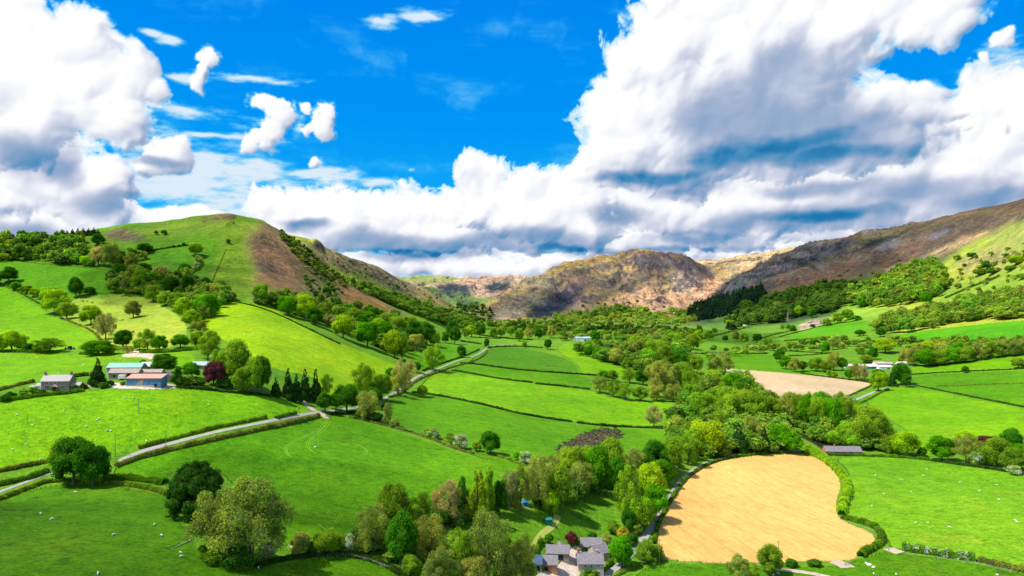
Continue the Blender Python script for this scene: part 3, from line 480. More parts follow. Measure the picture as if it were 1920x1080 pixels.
    crop = N.m('ADD', lines, N.m('MULTIPLY', N.m('SUBTRACT', N.noise(N.v('MULTIPLY', rot.outputs[0], (1.3, 0.30, 1)), 0.30, 8, 0.72), 0.5), N.m('MULTIPLY', N.mr(kd, 1.5, 2.0), 0.9)))
    cmul = N.ramp(N.m('ADD', crop, 0.5), [(0.0, (0.5, 0.4, 0.3)), (0.5, (1, 1, 1)), (1.0, (1.5, 1.55, 1.8))])
    c = N.mix(1.0, c, cmul, 'MULTIPLY')
    b = N.new('ShaderNodeBsdfPrincipled'); N.put(b.inputs['Base Color'], c); b.inputs['Roughness'].default_value = 0.95; b.inputs['Specular IOR Level'].default_value = 0.08
    bp = N.new('ShaderNodeBump'); bp.inputs['Strength'].default_value = 1.0
    hgt = N.m('ADD', N.m('MULTIPLY', g1_, 0.10), N.m('ADD', N.m('MULTIPLY', g3_, 0.25), N.m('MULTIPLY', N.m('ADD', N.m('MULTIPLY', m1, 26.0), N.m('MULTIPLY', m2, 5.0)), ro)))
    N.put(bp.inputs['Height'], hgt); bp.inputs['Distance'].default_value = 1.0; N.l.new(bp.outputs[0], b.inputs['Normal'])
    o_ = N.new('ShaderNodeOutputMaterial'); N.l.new(b.outputs[0], o_.inputs[0]); return m
M_GROUND = ground_material()
def build_ground():
    I = np.arange(NY*NPX).reshape(NY, NPX); q = np.stack([I[:-1, :-1], I[:-1, 1:], I[1:, 1:], I[1:, :-1]], -1).reshape(-1, 4)
    fid = FID[:-1, :-1].ravel().copy().astype(int)
    zone = np.full(GX.shape, 1000)
    zone[(GYY > 900) & (PXG < 900) & (GH > 96)] = 1001
    zone[(GYY > 1600) & (PXG > 1330) & (GH > 85)] = 1002
    zone[(GYY > 3300) & (PXG > 870) & (GH > 30)] = 1003
    zone[(GYY > 4900+0*GX) & (PXG >= 1325)] = 1004; zone[(GYY > 3300) & (PXG <= 870)] = 1004; zone[GYY > 5500] = 1004
    zf = zone[:-1, :-1].ravel(); fid = np.where(fid > 0, fid, zf)
    names = {1000: ('ground', 'green valley floor pasture between the hedges and woods', 'ground'), 1001: ('hill', 'green hill with a brown heather flank and rounded top', 'hill'),
             1002: ('hill', 'long heather brown hillside with dark crags and a green spur', 'hill'), 1003: ('mountain', 'rounded craggy mountain closing the valley with orange bracken slopes', 'mountain'), 1004: ('hill', 'distant tan moorland plateau on the skyline', 'hill')}
    V = np.stack([GX, GYY, GH], -1).reshape(-1, 3); C4 = np.concatenate([COLV.reshape(-1, 3), np.ones((NY*NPX, 1))], 1); R_ = ROUGHV.ravel(); K_ = KINDV.ravel()
    V3 = V.reshape(NY, NPX, 3); du = np.gradient(V3, axis=1); dv = np.gradient(V3, axis=0); NRM = np.cross(du, dv); NRM /= np.linalg.norm(NRM, axis=2)[..., None]; NRM = NRM.reshape(-1, 3)
    for f in np.unique(fid):
        qs = q[fid == f]; used, inv = np.unique(qs, return_inverse=True)
        if f >= 1000: n_, lab, cat = names[f]
        else: n_, lab = FIELDS[f-1][:2]; cat = 'field'
        cc = C4[used]
        if f < 1000: cc = cc.copy(); 
        o = mesh_obj(n_, V[used], inv.reshape(-1, 4).astype(np.int32), M_GROUND, smooth=True, attrs={'cover': ('FLOAT_COLOR', cc), 'rough': ('FLOAT', R_[used]), 'crop': ('FLOAT', K_[used])})
        o.data.normals_split_custom_set_from_vertices(NRM[used])
        tag(o, lab, cat, kind='structure')
build_ground()
# ---------------------------------------------------------------- plants
def foliage_material(name, from_attr=False):
    m = bpy.data.materials.new(name); m.use_nodes = True; N = NT(m.node_tree); N.n.clear()
    if from_attr:
        c = N.new('ShaderNodeAttribute', attribute_name='leafcol').outputs['Color']; fl = None
    else:
        oi = N.new('ShaderNodeObjectInfo'); c = oi.outputs['Color']; fl = N.m('SUBTRACT', 1.0, oi.outputs['Alpha'])
    r_ = N.new('ShaderNodeAttribute', attribute_name='leafrand').outputs['Fac']
    P = N.new('ShaderNodeNewGeometry').outputs['Position']
    n_ = N.noise(P, 0.45, 4, 0.6)
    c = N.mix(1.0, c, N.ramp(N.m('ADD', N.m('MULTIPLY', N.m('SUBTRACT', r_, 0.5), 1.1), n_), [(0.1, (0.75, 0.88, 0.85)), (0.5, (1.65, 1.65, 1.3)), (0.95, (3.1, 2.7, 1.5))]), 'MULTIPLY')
    if fl is not None:
        c = N.mix(N.m('LESS_THAN', N.m('ADD', N.m('MULTIPLY', r_, 0.6), N.m('MULTIPLY', N.noise(P, 0.5, 3, 0.6), 0.4)), N.m('MULTIPLY', fl, 0.75)), c, (0.62, 0.64, 0.56))
    d = N.new('ShaderNodeBsdfDiffuse'); N.put(d.inputs[0], c); d.inputs[1].default_value = 0.5
    t = N.new('ShaderNodeBsdfTranslucent'); N.put(t.inputs[0], N.mix(1.0, c, (1.35, 1.5, 0.5), 'MULTIPLY'))
    mx = N.new('ShaderNodeMixShader'); mx.inputs[0].default_value = 0.38; N.l.new(d.outputs[0], mx.inputs[1]); N.l.new(t.outputs[0], mx.inputs[2])
    o_ = N.new('ShaderNodeOutputMaterial'); N.l.new(mx.outputs[0], o_.inputs[0]); return m
M_LEAF = foliage_material('foliage'); M_LEAFA = foliage_material('foliage_mixed', True)
def plain(name, c, rough=0.85, sc=1.2, amt=0.35, spec=0.2, stretch=(1, 1, 1), metal=0):
    """weathered surface: one colour with two scales of noise"""
    m = bpy.data.materials.new(name); m.use_nodes = True; N = NT(m.node_tree); b = N.n['Principled BSDF']
    P = N.v('MULTIPLY', N.new('ShaderNodeTexCoord').outputs['Object'], stretch)
    f = N.m('ADD', N.m('MULTIPLY', N.noise(P, sc, 6, 0.65), 0.6), N.m('MULTIPLY', N.noise(P, sc*6, 4, 0.6), 0.4))
    lo = tuple(1-amt*1.5 for _ in range(3)); hi = tuple(1+amt*1.5 for _ in range(3))
    N.put(b.inputs['Base Color'], N.mix(1.0, c, N.ramp(f, [(0.25, lo), (0.5, (1, 1, 1)), (0.75, hi)]), 'MULTIPLY'))
    b.inputs['Roughness'].default_value = rough; b.inputs['Specular IOR Level'].default_value = spec; b.inputs['Metallic'].default_value = metal; return m
M_BARK = plain('bark', (0.13, 0.10, 0.075), sc=2, stretch=(1, 1, .3))

def leaf_quads(C, Nn, size, r_, aspect=1.0, jit=0.55, R=rng, up=None):
    """C (n,3) centres, Nn (n,3) outward directions -> quads facing roughly outward"""
    n = len(C); D_ = Nn+R.normal(0, jit, (n, 3)); D_ /= np.linalg.norm(D_, axis=1)[:, None]+1e-9
    T = R.normal(0, 1, (n, 3)) if up is None else up+R.normal(0, .25, (n, 3))
    T -= (T*D_).sum(1)[:, None]*D_; T /= np.linalg.norm(T, axis=1)[:, None]+1e-9; B = np.cross(D_, T)
    s = (size*R.uniform(0.65, 1.35, n))[:, None] if np.ndim(size) == 0 else size[:, None]
    a, b = T*s*0.5*aspect, B*s*0.5
    V = np.stack([C-a-b*0.6, C+a*0.2-b, C+a+b*0.5, C-a*0.1+b], 1).reshape(-1, 3)
    return V, np.arange(4*n).reshape(n, 4), np.repeat(r_, 4)
def sphere_pts(n, R=rng):
    v = R.normal(0, 1, (n, 3)); return v/np.linalg.norm(v, axis=1)[:, None]
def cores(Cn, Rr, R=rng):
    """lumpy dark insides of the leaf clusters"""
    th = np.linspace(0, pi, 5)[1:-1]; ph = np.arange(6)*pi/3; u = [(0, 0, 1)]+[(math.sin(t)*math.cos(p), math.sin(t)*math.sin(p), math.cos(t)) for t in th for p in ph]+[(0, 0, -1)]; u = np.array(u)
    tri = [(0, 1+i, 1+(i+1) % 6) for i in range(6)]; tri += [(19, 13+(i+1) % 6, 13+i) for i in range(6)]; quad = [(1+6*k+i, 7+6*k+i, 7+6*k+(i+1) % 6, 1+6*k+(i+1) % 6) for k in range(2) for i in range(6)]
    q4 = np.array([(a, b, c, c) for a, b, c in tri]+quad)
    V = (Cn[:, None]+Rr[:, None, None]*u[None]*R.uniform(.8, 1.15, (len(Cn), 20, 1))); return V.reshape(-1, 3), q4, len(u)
def crown_geo(shape, seed, nleaf, lsz):
    R = np.random.default_rng(seed); jit = 0.5; asp = 1.0; up = None; rep_core = 0.72; spread = 0.10; cut = .60
    if shape in ('round', 'broad'):
        n = 46 if shape == 'round' else 70; d = sphere_pts(n, R); d[:, 2] = np.where((d[:, 2] < -.75), -d[:, 2], d[:, 2])
        e = np.array([0.36, 0.36, 0.37]); Cn = d*e*R.uniform(0.55, 1.02, (n, 1))+np.array([0, 0, 0.52]); r = R.uniform(0.10, 0.19, n) if shape == 'round' else R.uniform(0.08, 0.15, n)
    elif shape == 'dome':
        n = 170; d = sphere_pts(n, R); d[:, 2] = np.abs(d[:, 2]); Cn = d*np.array([0.42, 0.42, 0.74])*R.uniform(.82, 1.0, (n, 1))+np.array([0, 0, 0.16]); Cn[:, 2] -= 0.18*R.random(n)*(d[:, 2] < .4); r = R.uniform(0.055, 0.10, n); rep_core = .85
    elif shape == 'open':
        n = 42; a = R.uniform(0, 2*pi, n); zz = R.uniform(0.18, 0.92, n)**0.85; rad = np.sqrt(np.clip(1-((zz-0.52)/0.46)**2, 0.02, 1))*0.46*R.uniform(.35, 1, n)
        Cn = np.stack([rad*np.cos(a), rad*np.sin(a), zz], 1); r = R.uniform(0.07, 0.14, n); rep_core = 0; spread = .35; jit = .8
    elif shape == 'twig':
        n = 46; a = R.uniform(0, 2*pi, n); zz = R.uniform(0.25, 0.93, n); rad = np.sqrt(np.clip(1-((zz-0.58)/0.42)**2, 0.02, 1))*0.43*R.uniform(.4, 1, n)
        Cn = np.stack([rad*np.cos(a), rad*np.sin(a), zz], 1); r = R.uniform(0.06, 0.12, n); rep_core = 0; spread = .5; jit = 1.0; asp = 3.0
    elif shape == 'column':
        n = 44; a = R.uniform(0, 2*pi, n); zz = R.uniform(0.10, 0.95, n); rad = (np.sin(pi*np.clip(zz, 0, 1)**0.85)**0.55)*0.33*R.uniform(.4, 1, n)
        Cn = np.stack([rad*np.cos(a), rad*np.sin(a), zz], 1); r = R.uniform(0.08, 0.15, n)*np.clip(1.25-zz*.7, .5, 1); rep_core = .6; spread = .2
    elif shape == 'conifer':
        n = 120; zz = 0.06+0.90*R.random(n)**1.25; a = R.uniform(0, 2*pi, n); rad = (1-zz)**0.85*0.46*R.uniform(.5, 1.0, n)
        Cn = np.stack([rad*np.cos(a), rad*np.sin(a), zz-rad*0.12], 1); r = np.clip((1-zz)*0.14, 0.022, 0.09)*R.uniform(.8, 1.3, n); asp = 2.0; rep_core = .7; jit = .35; cut = .5
    elif shape == 'bush':
        n = 26; d = sphere_pts(n, R); d[:, 2] = np.abs(d[:, 2]); Cn = d*np.array([0.34, 0.34, 0.60])*R.uniform(0.4, 1, (n, 1))+np.array([0, 0, 0.18]); r = R.uniform(0.12, 0.22, n)
    w = r**2; idx = R.choice(len(r), nleaf, p=w/w.sum()); dv = sphere_pts(nleaf, R)
    if shape != 'twig': dv[:, 2] = np.where((dv[:, 2] < -.3) & (R.random(nleaf) < .6), -dv[:, 2], dv[:, 2])
    rr = r[idx]*(1+R.normal(0, spread, nleaf)) if rep_core else r[idx]*R.random(nleaf)**0.4*1.25
    C = Cn[idx]+dv*rr[:, None]
    d2 = ((C[:, None]-Cn[None])**2).sum(2)/(r[None]**2); d2[np.arange(nleaf), idx] = 9
    keep = (d2.min(1) > cut**2) | (rep_core == 0); C, dv, idx = C[keep], dv[keep], idx[keep]
    ctr = np.array([0, 0, .4]); og = C-ctr; og /= np.linalg.norm(og, axis=1)[:, None]+1e-9
    lobe = R.random(len(r)); rv = np.clip(0.5+0.45*(lobe[idx]-.5)+R.normal(0, .16, len(C)), 0, 1)
    nn = dv*0.75+og*0.45+np.array([0, 0, .15])
    if shape == 'twig': nn = R.normal(0, 1, C.shape); up = og+np.array([0, 0, .5])
    V, Q, L = leaf_quads(C, nn, lsz, rv, asp, jit, R, up)
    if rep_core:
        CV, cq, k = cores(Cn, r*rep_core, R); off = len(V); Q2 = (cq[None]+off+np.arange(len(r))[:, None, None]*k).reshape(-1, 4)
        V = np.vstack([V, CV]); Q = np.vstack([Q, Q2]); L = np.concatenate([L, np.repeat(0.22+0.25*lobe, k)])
    V[:, 2] = np.clip(V[:, 2], 0.0, None)
    return V, Q, L
def tube(P, Rr, n=6):
    P = np.asarray(P, float); V = []; d = np.gradient(P, axis=0); d /= np.linalg.norm(d, axis=1)[:, None]+1e-9
    for p, r, t in zip(P, Rr, d):
        a = np.cross(t, (0, 0, 1.0) if abs(t[2]) < .9 else (1.0, 0, 0)); a /= np.linalg.norm(a); b = np.cross(t, a)
        for k in range(n): V.append(p+r*(a*math.cos(2*pi*k/n)+b*math.sin(2*pi*k/n)))
    Q = [(i*n+k, i*n+(k+1) % n, (i+1)*n+(k+1) % n, (i+1)*n+k) for i in range(len(P)-1) for k in range(n)]
    return np.array(V), np.array(Q)
def trunk_geo(shape, seed):
    R = np.random.default_rng(seed+500); Vs, Qs, o = [], [], 0
    def add(P, r, n=6):
        nonlocal o
        v, q = tube(P, r, n); Vs.append(v); Qs.append(q+o); o += len(v)
    th = 0.03 if shape != 'column' else 0.045; top = 0.9 if shape in ('conifer', 'column') else 0.5
    if shape == 'bush': top = .35
    b = R.normal(0, .02, 2)
    add([(0, 0, -.06), (0, 0, .02), (b[0], b[1], top*.5), (b[0]*1.5, b[1]*1.5, top)], [th*1.6, th*1.15, th*.85, th*.3], 8)
    if shape not in ('conifer', 'column'):
        nb = 9 if shape == 'twig' else 6
        for k in range(nb):
            a = 2*pi*k/nb+R.uniform(-.4, .4); z0 = R.uniform(.14, .34); r_ = R.uniform(.22, .38); z1 = R.uniform(.45, .85)
            add([(0, 0, z0), (r_*.45*math.cos(a), r_*.45*math.sin(a), z0+(z1-z0)*.5), (r_*math.cos(a), r_*math.sin(a), z1)], [th*.5, th*.32, th*.08], 5)
            if shape in ('twig', 'open'):
                for _ in range(3):
                    a2 = a+R.uniform(-.9, .9); f = R.uniform(.4, .8); s_ = np.array([r_*f*math.cos(a), r_*f*math.sin(a), z0+(z1-z0)*f]); e_ = s_+np.array([.14*math.cos(a2), .14*math.sin(a2), R.uniform(.06, .2)])
                    add([s_, (s_+e_)/2+R.normal(0, .01, 3), e_], [th*.22, th*.14, th*.04], 4)
    return np.vstack(Vs), np.vstack(Qs)
CROWNS = {}
def crown_mesh(shape, var):
    k = (shape, var)
    if k not in CROWNS:
        seed = 31*var+sum(map(ord, shape)); nl = {'broad': 12000, 'round': 11000, 'twig': 8000, 'open': 13000, 'dome': 20000, 'conifer': 8000, 'bush': 3500, 'column': 6500}.get(shape, 9000)
        ls = {'broad': 0.029, 'round': 0.030, 'twig': 0.016, 'open': 0.0235, 'dome': 0.020, 'conifer': 0.026, 'bush': 0.055, 'column': 0.038}.get(shape, 0.034)
        V, Q, L = crown_geo(shape, seed, nl, ls)
        o = mesh_obj('crown', V, Q, M_LEAF, attrs={'leafrand': ('FLOAT', L)}); me = o.data; bpy.data.objects.remove(o)
        V, Q = trunk_geo(shape, seed); o = mesh_obj('trunk', V, Q, M_BARK, smooth=True); mt = o.data; bpy.data.objects.remove(o)
        CROWNS[k] = (me, mt)
    return CROWNS[k]
# code: (shapes, albedo, blossom share, look, name, category)
KIND = {
 'D': (('broad', 'round'), (0.036,0.125,0.008), 0, 'dark green broad', 'broadleaf_tree', 'tree'),
 'G': (('broad', 'round'), (0.055,0.185,0.005), 0, 'bright green leafy', 'broadleaf_tree', 'tree'),
 'Y': (('round', 'broad'), (0.175,0.285,0.010), 0, 'yellow-green', 'broadleaf_tree', 'tree'),
 'O': (('round', 'open'), (0.125,0.215,0.016), 0, 'olive green', 'broadleaf_tree', 'tree'),
 'L': (('round', 'broad'), (0.125,0.245,0.014), 0, 'light green rounded', 'broadleaf_tree', 'tree'),
 'W': (('open',), (0.20,0.235,0.055), 0, 'pale grey-green airy', 'willow_tree', 'tree'),
 'B': (('twig',), (0.22,0.215,0.11), 0, 'bare brownish twiggy', 'bare_tree', 'tree'),
 'M': (('open', 'round'), (0.175,0.205,0.045), 0, 'half bare olive-brown', 'broadleaf_tree', 'tree'),
 'C': (('conifer',), (0.022,0.065,0.016), 0, 'dark pointed', 'conifer_tree', 'tree'),
 'K': (('column',), (0.032,0.11,0.010), 0, 'dark narrow upright', 'poplar_tree', 'tree'),
 'P': (('column',), (0.18,0.275,0.018), 0, 'yellow-green tall narrow', 'poplar_tree', 'tree'),
 'U': (('round',), (0.085,0.022,0.035), 0, 'purple-leaved', 'copper_beech_tree', 'tree'),
 'H': (('bush',), (0.10,0.17,0.03), .60, 'white-blossomed', 'hawthorn_tree', 'tree'),
 'S': (('bush',), (0.10,0.18,0.015), 0, 'olive green low', 'shrub', 'bush'),
 'R': (('bush',), (0.035,0.10,0.012), 0, 'dark green low', 'shrub', 'bush'),
 'F': (('bush',), (0.27,0.22,0.02), 0, 'golden-yellow', 'shrub', 'bush'),
 'E': (('dome',), (0.028,0.095,0.012), 0, 'dense dark domed', 'evergreen_tree', 'tree'),
 'X': (('bush',), (0.10,0.025,0.035), 0, 'purple low', 'shrub', 'bush'),
}
TREES = {   # zone : photo column and row of the foot, width and height in photo pixels, kind
 "clump over the left lane": "137 908 86 92 D,174 911 78 82 D,118 903 50 80 O",
 "clump between the dark fields, bottom left": "367 966 116 110 E,404 1034 112 112 M,470 1060 150 158 M,452 1000 74 98 O,440 1062 80 44 R,400 1055 50 30 S,502 1046 40 40 H",
 "streamside row above the bottom paddock": "562 1043 48 46 M,611 1041 58 52 O,640 1035 34 34 S,656 1036 32 40 H,700 1038 66 90 M,736 1005 80 96 O,752 1064 70 104 D,792 985 42 60 O,780 1000 40 56 O,806 1052 66 84 M,808 992 30 32 G,838 984 60 84 B,868 978 34 84 K,897 978 46 98 P,918 965 28 92 P,937 965 34 68 D,956 958 38 78 B",
 "bottom edge beside the slate farm": "826 1104 74 74 W,866 1085 60 90 O,915 1090 90 128 W,890 1112 74 70 M,950 1100 62 74 M,980 1098 54 90 W,945 1060 44 64 O,770 1080 40 40 O",
 "wood behind the mown paddock": "976 960 44 84 M,1008 950 58 92 W,1046 960 58 92 O,1033 966 34 48 Y,1090 930 52 70 M,1072 912 54 82 O,1100 905 46 72 L,1118 925 56 94 G,1150 905 60 88 O,1158 920 40 62 D,1187 895 46 54 W,1137 930 40 60 D,1025 905 44 50 W,1060 885 46 44 M",
 "roadside wood beside the golden field": "1178 985 50 112 O,1222 945 62 84 Y,1225 977 60 70 G,1203 997 56 70 L,1180 1000 36 48 D,1190 960 44 60 O,1168 1012 28 28 F,1150 1000 30 26 S,1228 895 60 72 D,1240 908 52 46 G,1257 885 52 68 O,1290 870 46 52 O,1300 850 44 50 L,1275 860 40 40 O",
 "garden of the slate roofed farm": "1166 1064 56 60 G,1212 1056 48 42 O,1232 1048 34 30 S,1072 1023 27 28 U,1029 1019 20 19 G,1138 1026 22 24 W,1110 1008 24 12 R,1083 1022 12 10 G,1016 1071 10 9 G,1103 1082 22 18 R,1186 1022 30 26 R",
 "bottom edge of the golden field": "1386 1088 46 46 M,1443 1076 54 56 O,1410 1090 40 36 O,1484 1062 28 16 R,1525 1060 34 14 R",
 "wood on the near river bank": "1322 852 78 70 Y,1260 800 30 30 D,1270 815 36 34 M,1318 792 56 62 L,1345 780 50 60 O,1368 800 54 62 O,1386 850 38 60 C,1352 845 40 36 D,1410 835 42 54 M,1432 848 34 50 C,1418 800 50 66 L,1390 782 52 58 O,1372 745 50 48 G,1340 738 50 46 O,1315 742 40 40 L,1400 750 44 44 D,1445 800 48 58 O,1460 845 50 50 G,1485 850 46 42 G,1467 792 32 48 W,1435 770 34 42 M,1380 712 34 22 H,1360 698 36 30 M,1340 700 34 32 W,1300 860 40 40 O,1295 765 46 50 O,1350 815 46 44 O",
 "tall wood across the river": "1496 800 36 62 O,1514 806 38 72 G,1535 812 44 76 L,1560 815 46 76 G,1585 806 44 62 O,1540 780 44 50 G,1575 782 40 46 O,1566 836 34 30 L,1590 840 42 52 L,1618 842 50 66 O,1648 843 54 66 O,1630 815 52 60 O,1660 830 40 44 D,1605 800 44 46 Y,1526 824 34 24 L,1552 832 34 24 L,1600 843 30 30 L,1668 850 30 30 O,1697 854 56 46 Y,1480 775 30 44 M",
 "pale trees on the inner river bend": "1125 737 36 32 W,1150 744 34 30 O,1172 749 34 30 O,1200 751 34 28 O,1232 752 38 30 M,1262 753 36 32 M,1233 745 54 66 W,1262 742 46 60 W,1290 745 44 50 L,1205 722 34 34 D,1180 718 30 28 O,1215 690 40 38 L,1245 690 46 44 O,1275 694 46 44 D,1300 700 40 36 O,1130 712 24 20 G,1148 715 26 22 O,1280 720 40 40 L,1226 715 40 36 L",
 "river wood beyond the walled fields": "1090 664 28 20 L,1105 669 28 22 G,1122 673 28 24 G,1140 678 32 26 O,1158 684 40 32 M,1178 692 30 22 O,1198 694 32 22 L,1172 668 30 28 M,1195 672 38 34 M,1220 674 44 36 O,1150 662 28 24 W,1245 668 34 28 L,1130 660 26 20 L,1262 655 36 34 L,1280 664 26 26 G,1263 645 30 24 O,1300 655 30 30 O,1310 640 20 22 Y,1105 655 22 18 L,1232 652 34 28 W,1192 652 30 24 L",
 "right edge beside the big sheep field": "1766 864 60 48 G,1728 856 22 18 D,1808 838 44 30 Y,1790 848 30 24 Y,1812 868 52 50 M,1830 872 38 30 H,1853 845 46 30 U,1868 874 60 54 O,1898 842 46 40 D,1905 862 40 34 G,1900 882 46 44 O,1940 880 50 50 G,1850 872 34 30 G,1902 890 30 20 H",
 "track corner by the ploughed field": "1647 733 38 38 Y,1648 706 24 14 D,1690 722 38 44 D,1672 724 24 28 C,1700 726 22 28 D",
 "fields around the far white farm": "1592 712 18 22 G,1605 712 26 30 M,1618 714 22 32 B,1528 654 22 20 D,1547 663 20 24 G,1562 656 22 22 W,1660 662 42 28 Y,1637 674 24 24 D,1613 664 22 12 O,1462 680 26 26 D,1473 692 26 26 G,1490 697 26 26 M,1505 696 20 20 D,1530 696 30 26 O,1548 698 24 22 O,1563 695 30 34 M,1580 694 22 24 G,1625 680 26 14 O,1810 699 15 13 D,1750 684 40 16 O,1565 708 14 12 L,1555 706 12 12 L,1612 704 18 16 Y",
 "bushy bank above the striped fields": "1700 684 28 28 W,1713 686 32 36 W,1700 668 26 22 M,1735 687 48 34 G,1762 686 34 28 O,1738 665 40 26 Y,1770 668 36 26 M,1790 682 38 30 G,1812 680 36 32 O,1800 664 34 24 G,1834 676 36 32 M,1832 674 18 16 H,1858 672 36 32 O,1880 669 36 32 M,1900 668 34 30 M,1910 690 30 20 O,1690 684 14 18 O",
 "by the lane junction and the spruces": "517 744 24 38 C,540 748 28 62 C,556 752 30 54 C,572 750 30 62 C,592 752 26 64 C,612 744 26 42 O,609 772 36 36 D,650 773 54 58 D,630 768 30 34 G,682 748 48 64 O,716 750 46 54 O,691 788 46 54 W,735 730 32 42 G,760 736 48 64 B,745 740 32 48 W,780 698 22 22 D,812 694 44 46 O,727 798 20 42 W,741 802 24 18 M,705 790 40 20 R,675 785 36 16 R,700 765 36 40 D,792 745 24 24 O",
 "hedge between two big green fields": "813 823 30 24 H,843 828 20 16 M,864 842 34 32 H,849 834 22 20 S,894 846 22 20 O,920 851 48 44 D,984 869 32 26 H,970 862 16 14 G,800 812 14 8 M",
 "farm with the blue shed": "183 724 34 56 C,308 700 60 38 D,333 724 30 38 K,360 708 42 30 G,400 722 48 46 U,440 722 64 88 O,455 735 46 46 O,474 738 44 70 O,490 738 38 74 D,428 700 40 46 W,350 722 36 20 S,372 722 30 14 R,142 731 18 12 R,152 730 12 9 G,196 727 26 12 R,208 722 18 10 R,160 728 14 9 X,168 722 12 10 W,268 684 14 10 G,262 690 16 10 G,140 725 14 8 F,420 726 40 20 R,230 722 14 8 S,20 745 24 12 R,44 741 20 12 S,62 738 20 12 G,46 735 8 7 X,80 738 18 10 R,10 752 26 14 R",
 "hedge above the sheep field": "22 658 48 40 Y,40 652 30 24 O,54 659 26 16 D,92 660 54 26 O,75 660 26 18 D,185 666 64 28 G,210 664 30 18 O,230 653 40 36 D,240 662 22 14 W,277 658 40 40 O,300 658 34 30 G,262 656 30 22 O,338 652 40 26 G,366 650 30 24 O,390 673 44 40 O,410 700 38 44 O,395 655 40 36 O,372 630 36 28 M,372 645 34 26 L,2 660 24 34 Y",
 "hedgerow below the cattle pasture": "16 530 38 30 D,30 544 22 16 G,50 550 24 15 O,64 556 22 16 Y,75 560 20 16 O,102 588 54 46 Y,98 572 46 38 Y,142 557 28 38 D,167 552 26 15 D,125 598 42 34 O,170 609 46 38 Y,198 636 40 48 B,188 622 30 26 W,250 596 34 34 M,-12 535 30 28 D",
 "tree belt up the left hill": "222 525 36 32 D,235 533 24 24 M,262 547 36 40 O,286 542 30 30 G,308 529 24 28 B,218 549 30 20 G,240 548 24 18 W,318 553 42 36 D,352 552 32 36 D,368 549 18 26 B,385 546 28 26 D,287 566 38 32 O,308 573 32 26 O,332 582 38 34 O,346 600 40 42 Y,378 575 32 26 O,388 595 52 44 G,402 557 36 18 O,427 562 36 18 M,360 614 40 32 Y,372 604 34 26 D,250 540 22 20 D,300 556 30 24 G,410 570 30 20 G",
 "upper slope of the left hill": "272 473 33 18 D,268 488 20 17 M,366 480 30 28 Y,345 517 28 24 D,272 514 31 22 D,370 489 12 12 H,375 496 12 12 S,368 503 14 11 H,360 508 12 9 H,334 524 16 9 S,293 440 10 8 D,308 440 13 9 D,344 461 8 7 D,326 464 6 5 D,336 463 6 5 D,243 468 12 5 S,438 420 4 4 D,428 456 9 8 D",
 "hilltop wood at the far left": "185 498 34 36 B,205 501 34 42 M,160 498 22 20 Y,170 500 18 16 O,220 502 26 26 M,232 503 26 24 D,247 504 28 30 M,212 470 18 12 O,184 459 28 20 D,150 456 20 24 O,210 486 30 30 M,195 480 26 22 O,225 488 22 20 D,250 490 22 24 D",
 "copse on the left skyline": "126 446 16 15 C,136 444 14 16 C,146 443 14 16 C,156 442 16 15 C,166 441 14 14 C,176 441 16 15 C,184 442 12 12 C,70 449 9 16 C,76 448 9 14 C,34 448 9 14 C,58 448 8 12 C,10 450 14 10 C",
 "wood below the heather slope": "490 570 36 38 O,510 572 30 26 W,537 591 38 40 G,555 590 30 30 D,571 600 40 48 Y,590 609 38 34 D,580 585 34 30 O,633 600 38 28 O,612 590 34 24 O,618 612 26 24 B,643 634 46 46 Y,632 620 28 24 B,660 612 40 36 O,675 620 34 30 D,690 608 34 26 G,689 650 48 52 G,722 641 40 40 G,706 630 36 34 Y,740 671 46 54 Y,753 675 28 44 O,745 626 42 36 O,775 642 42 44 D,781 657 34 34 M,800 646 42 42 D,815 650 26 30 O,766 620 36 30 O,790 628 34 30 O,725 612 34 26 O,700 596 28 22 D,606 570 14 14 D,612 553 18 18 D,592 558 14 14 D,628 562 12 12 D",
 "lane side below the hill toe": "835 643 18 22 G,847 637 24 38 D,853 646 26 34 D,866 671 22 24 D,912 652 13 18 D,900 632 24 30 D,884 632 24 22 Y,872 634 18 18 O,925 634 18 20 L,940 632 20 20 O,958 630 18 18 L,1027 655 18 20 D,984 652 11 11 O,974 640 20 24 O,990 636 18 20 W,1010 636 18 20 D,1033 634 20 24 W,1060 638 13 14 D,1117 645 20 24 D,1005 622 18 14 O",
 "bright walled field in mid valley": "1226 801 36 38 B",
 "far valley side around the pylon": "1487 624 15 15 D,1478 618 11 10 G,1467 618 10 9 L,1524 615 12 8 D,1523 596 18 20 D,1496 594 20 22 L,1550 611 26 14 O,1570 606 24 20 O,1590 600 26 22 O,1605 601 24 10 G,1651 632 20 18 D,1612 630 24 12 D,1736 570 28 24 G,1616 577 22 20 G,1440 606 18 14 O,1458 590 22 24 M,1367 615 18 16 Y,1375 612 14 12 O,1340 625 14 10 O,1310 632 18 24 L,1330 637 20 18 Y,1360 640 14 12 D,1380 640 16 20 M,1395 645 20 22 O,1420 642 20 18 D,1440 650 18 16 O",
 "gorse and thorn on the green spur": "1905 497 30 20 Y,1895 508 22 10 G,1822 484 20 12 D,1795 488 16 10 O,1850 505 20 16 D,1860 515 24 14 D,1838 516 30 14 O,1750 500 14 8 D,1915 525 18 14 O",
}
def ordinal(k): return "first second third fourth fifth sixth seventh eighth ninth tenth eleventh twelfth thirteenth fourteenth fifteenth sixteenth seventeenth eighteenth nineteenth twentieth twenty-first twenty-second twenty-third twenty-fourth twenty-fifth twenty-sixth twenty-seventh twenty-eighth twenty-ninth thirtieth thirty-first thirty-second thirty-third thirty-fourth thirty-fifth thirty-sixth".split()[k]
MINY = {"clump over the left lane": 0}
PLACED = []
for zone, txt in TREES.items():
    for t in txt.split(','):
        px, py, w, h, k = t.split(); PLACED.append([zone, float(px), float(py), float(w), float(h), k])
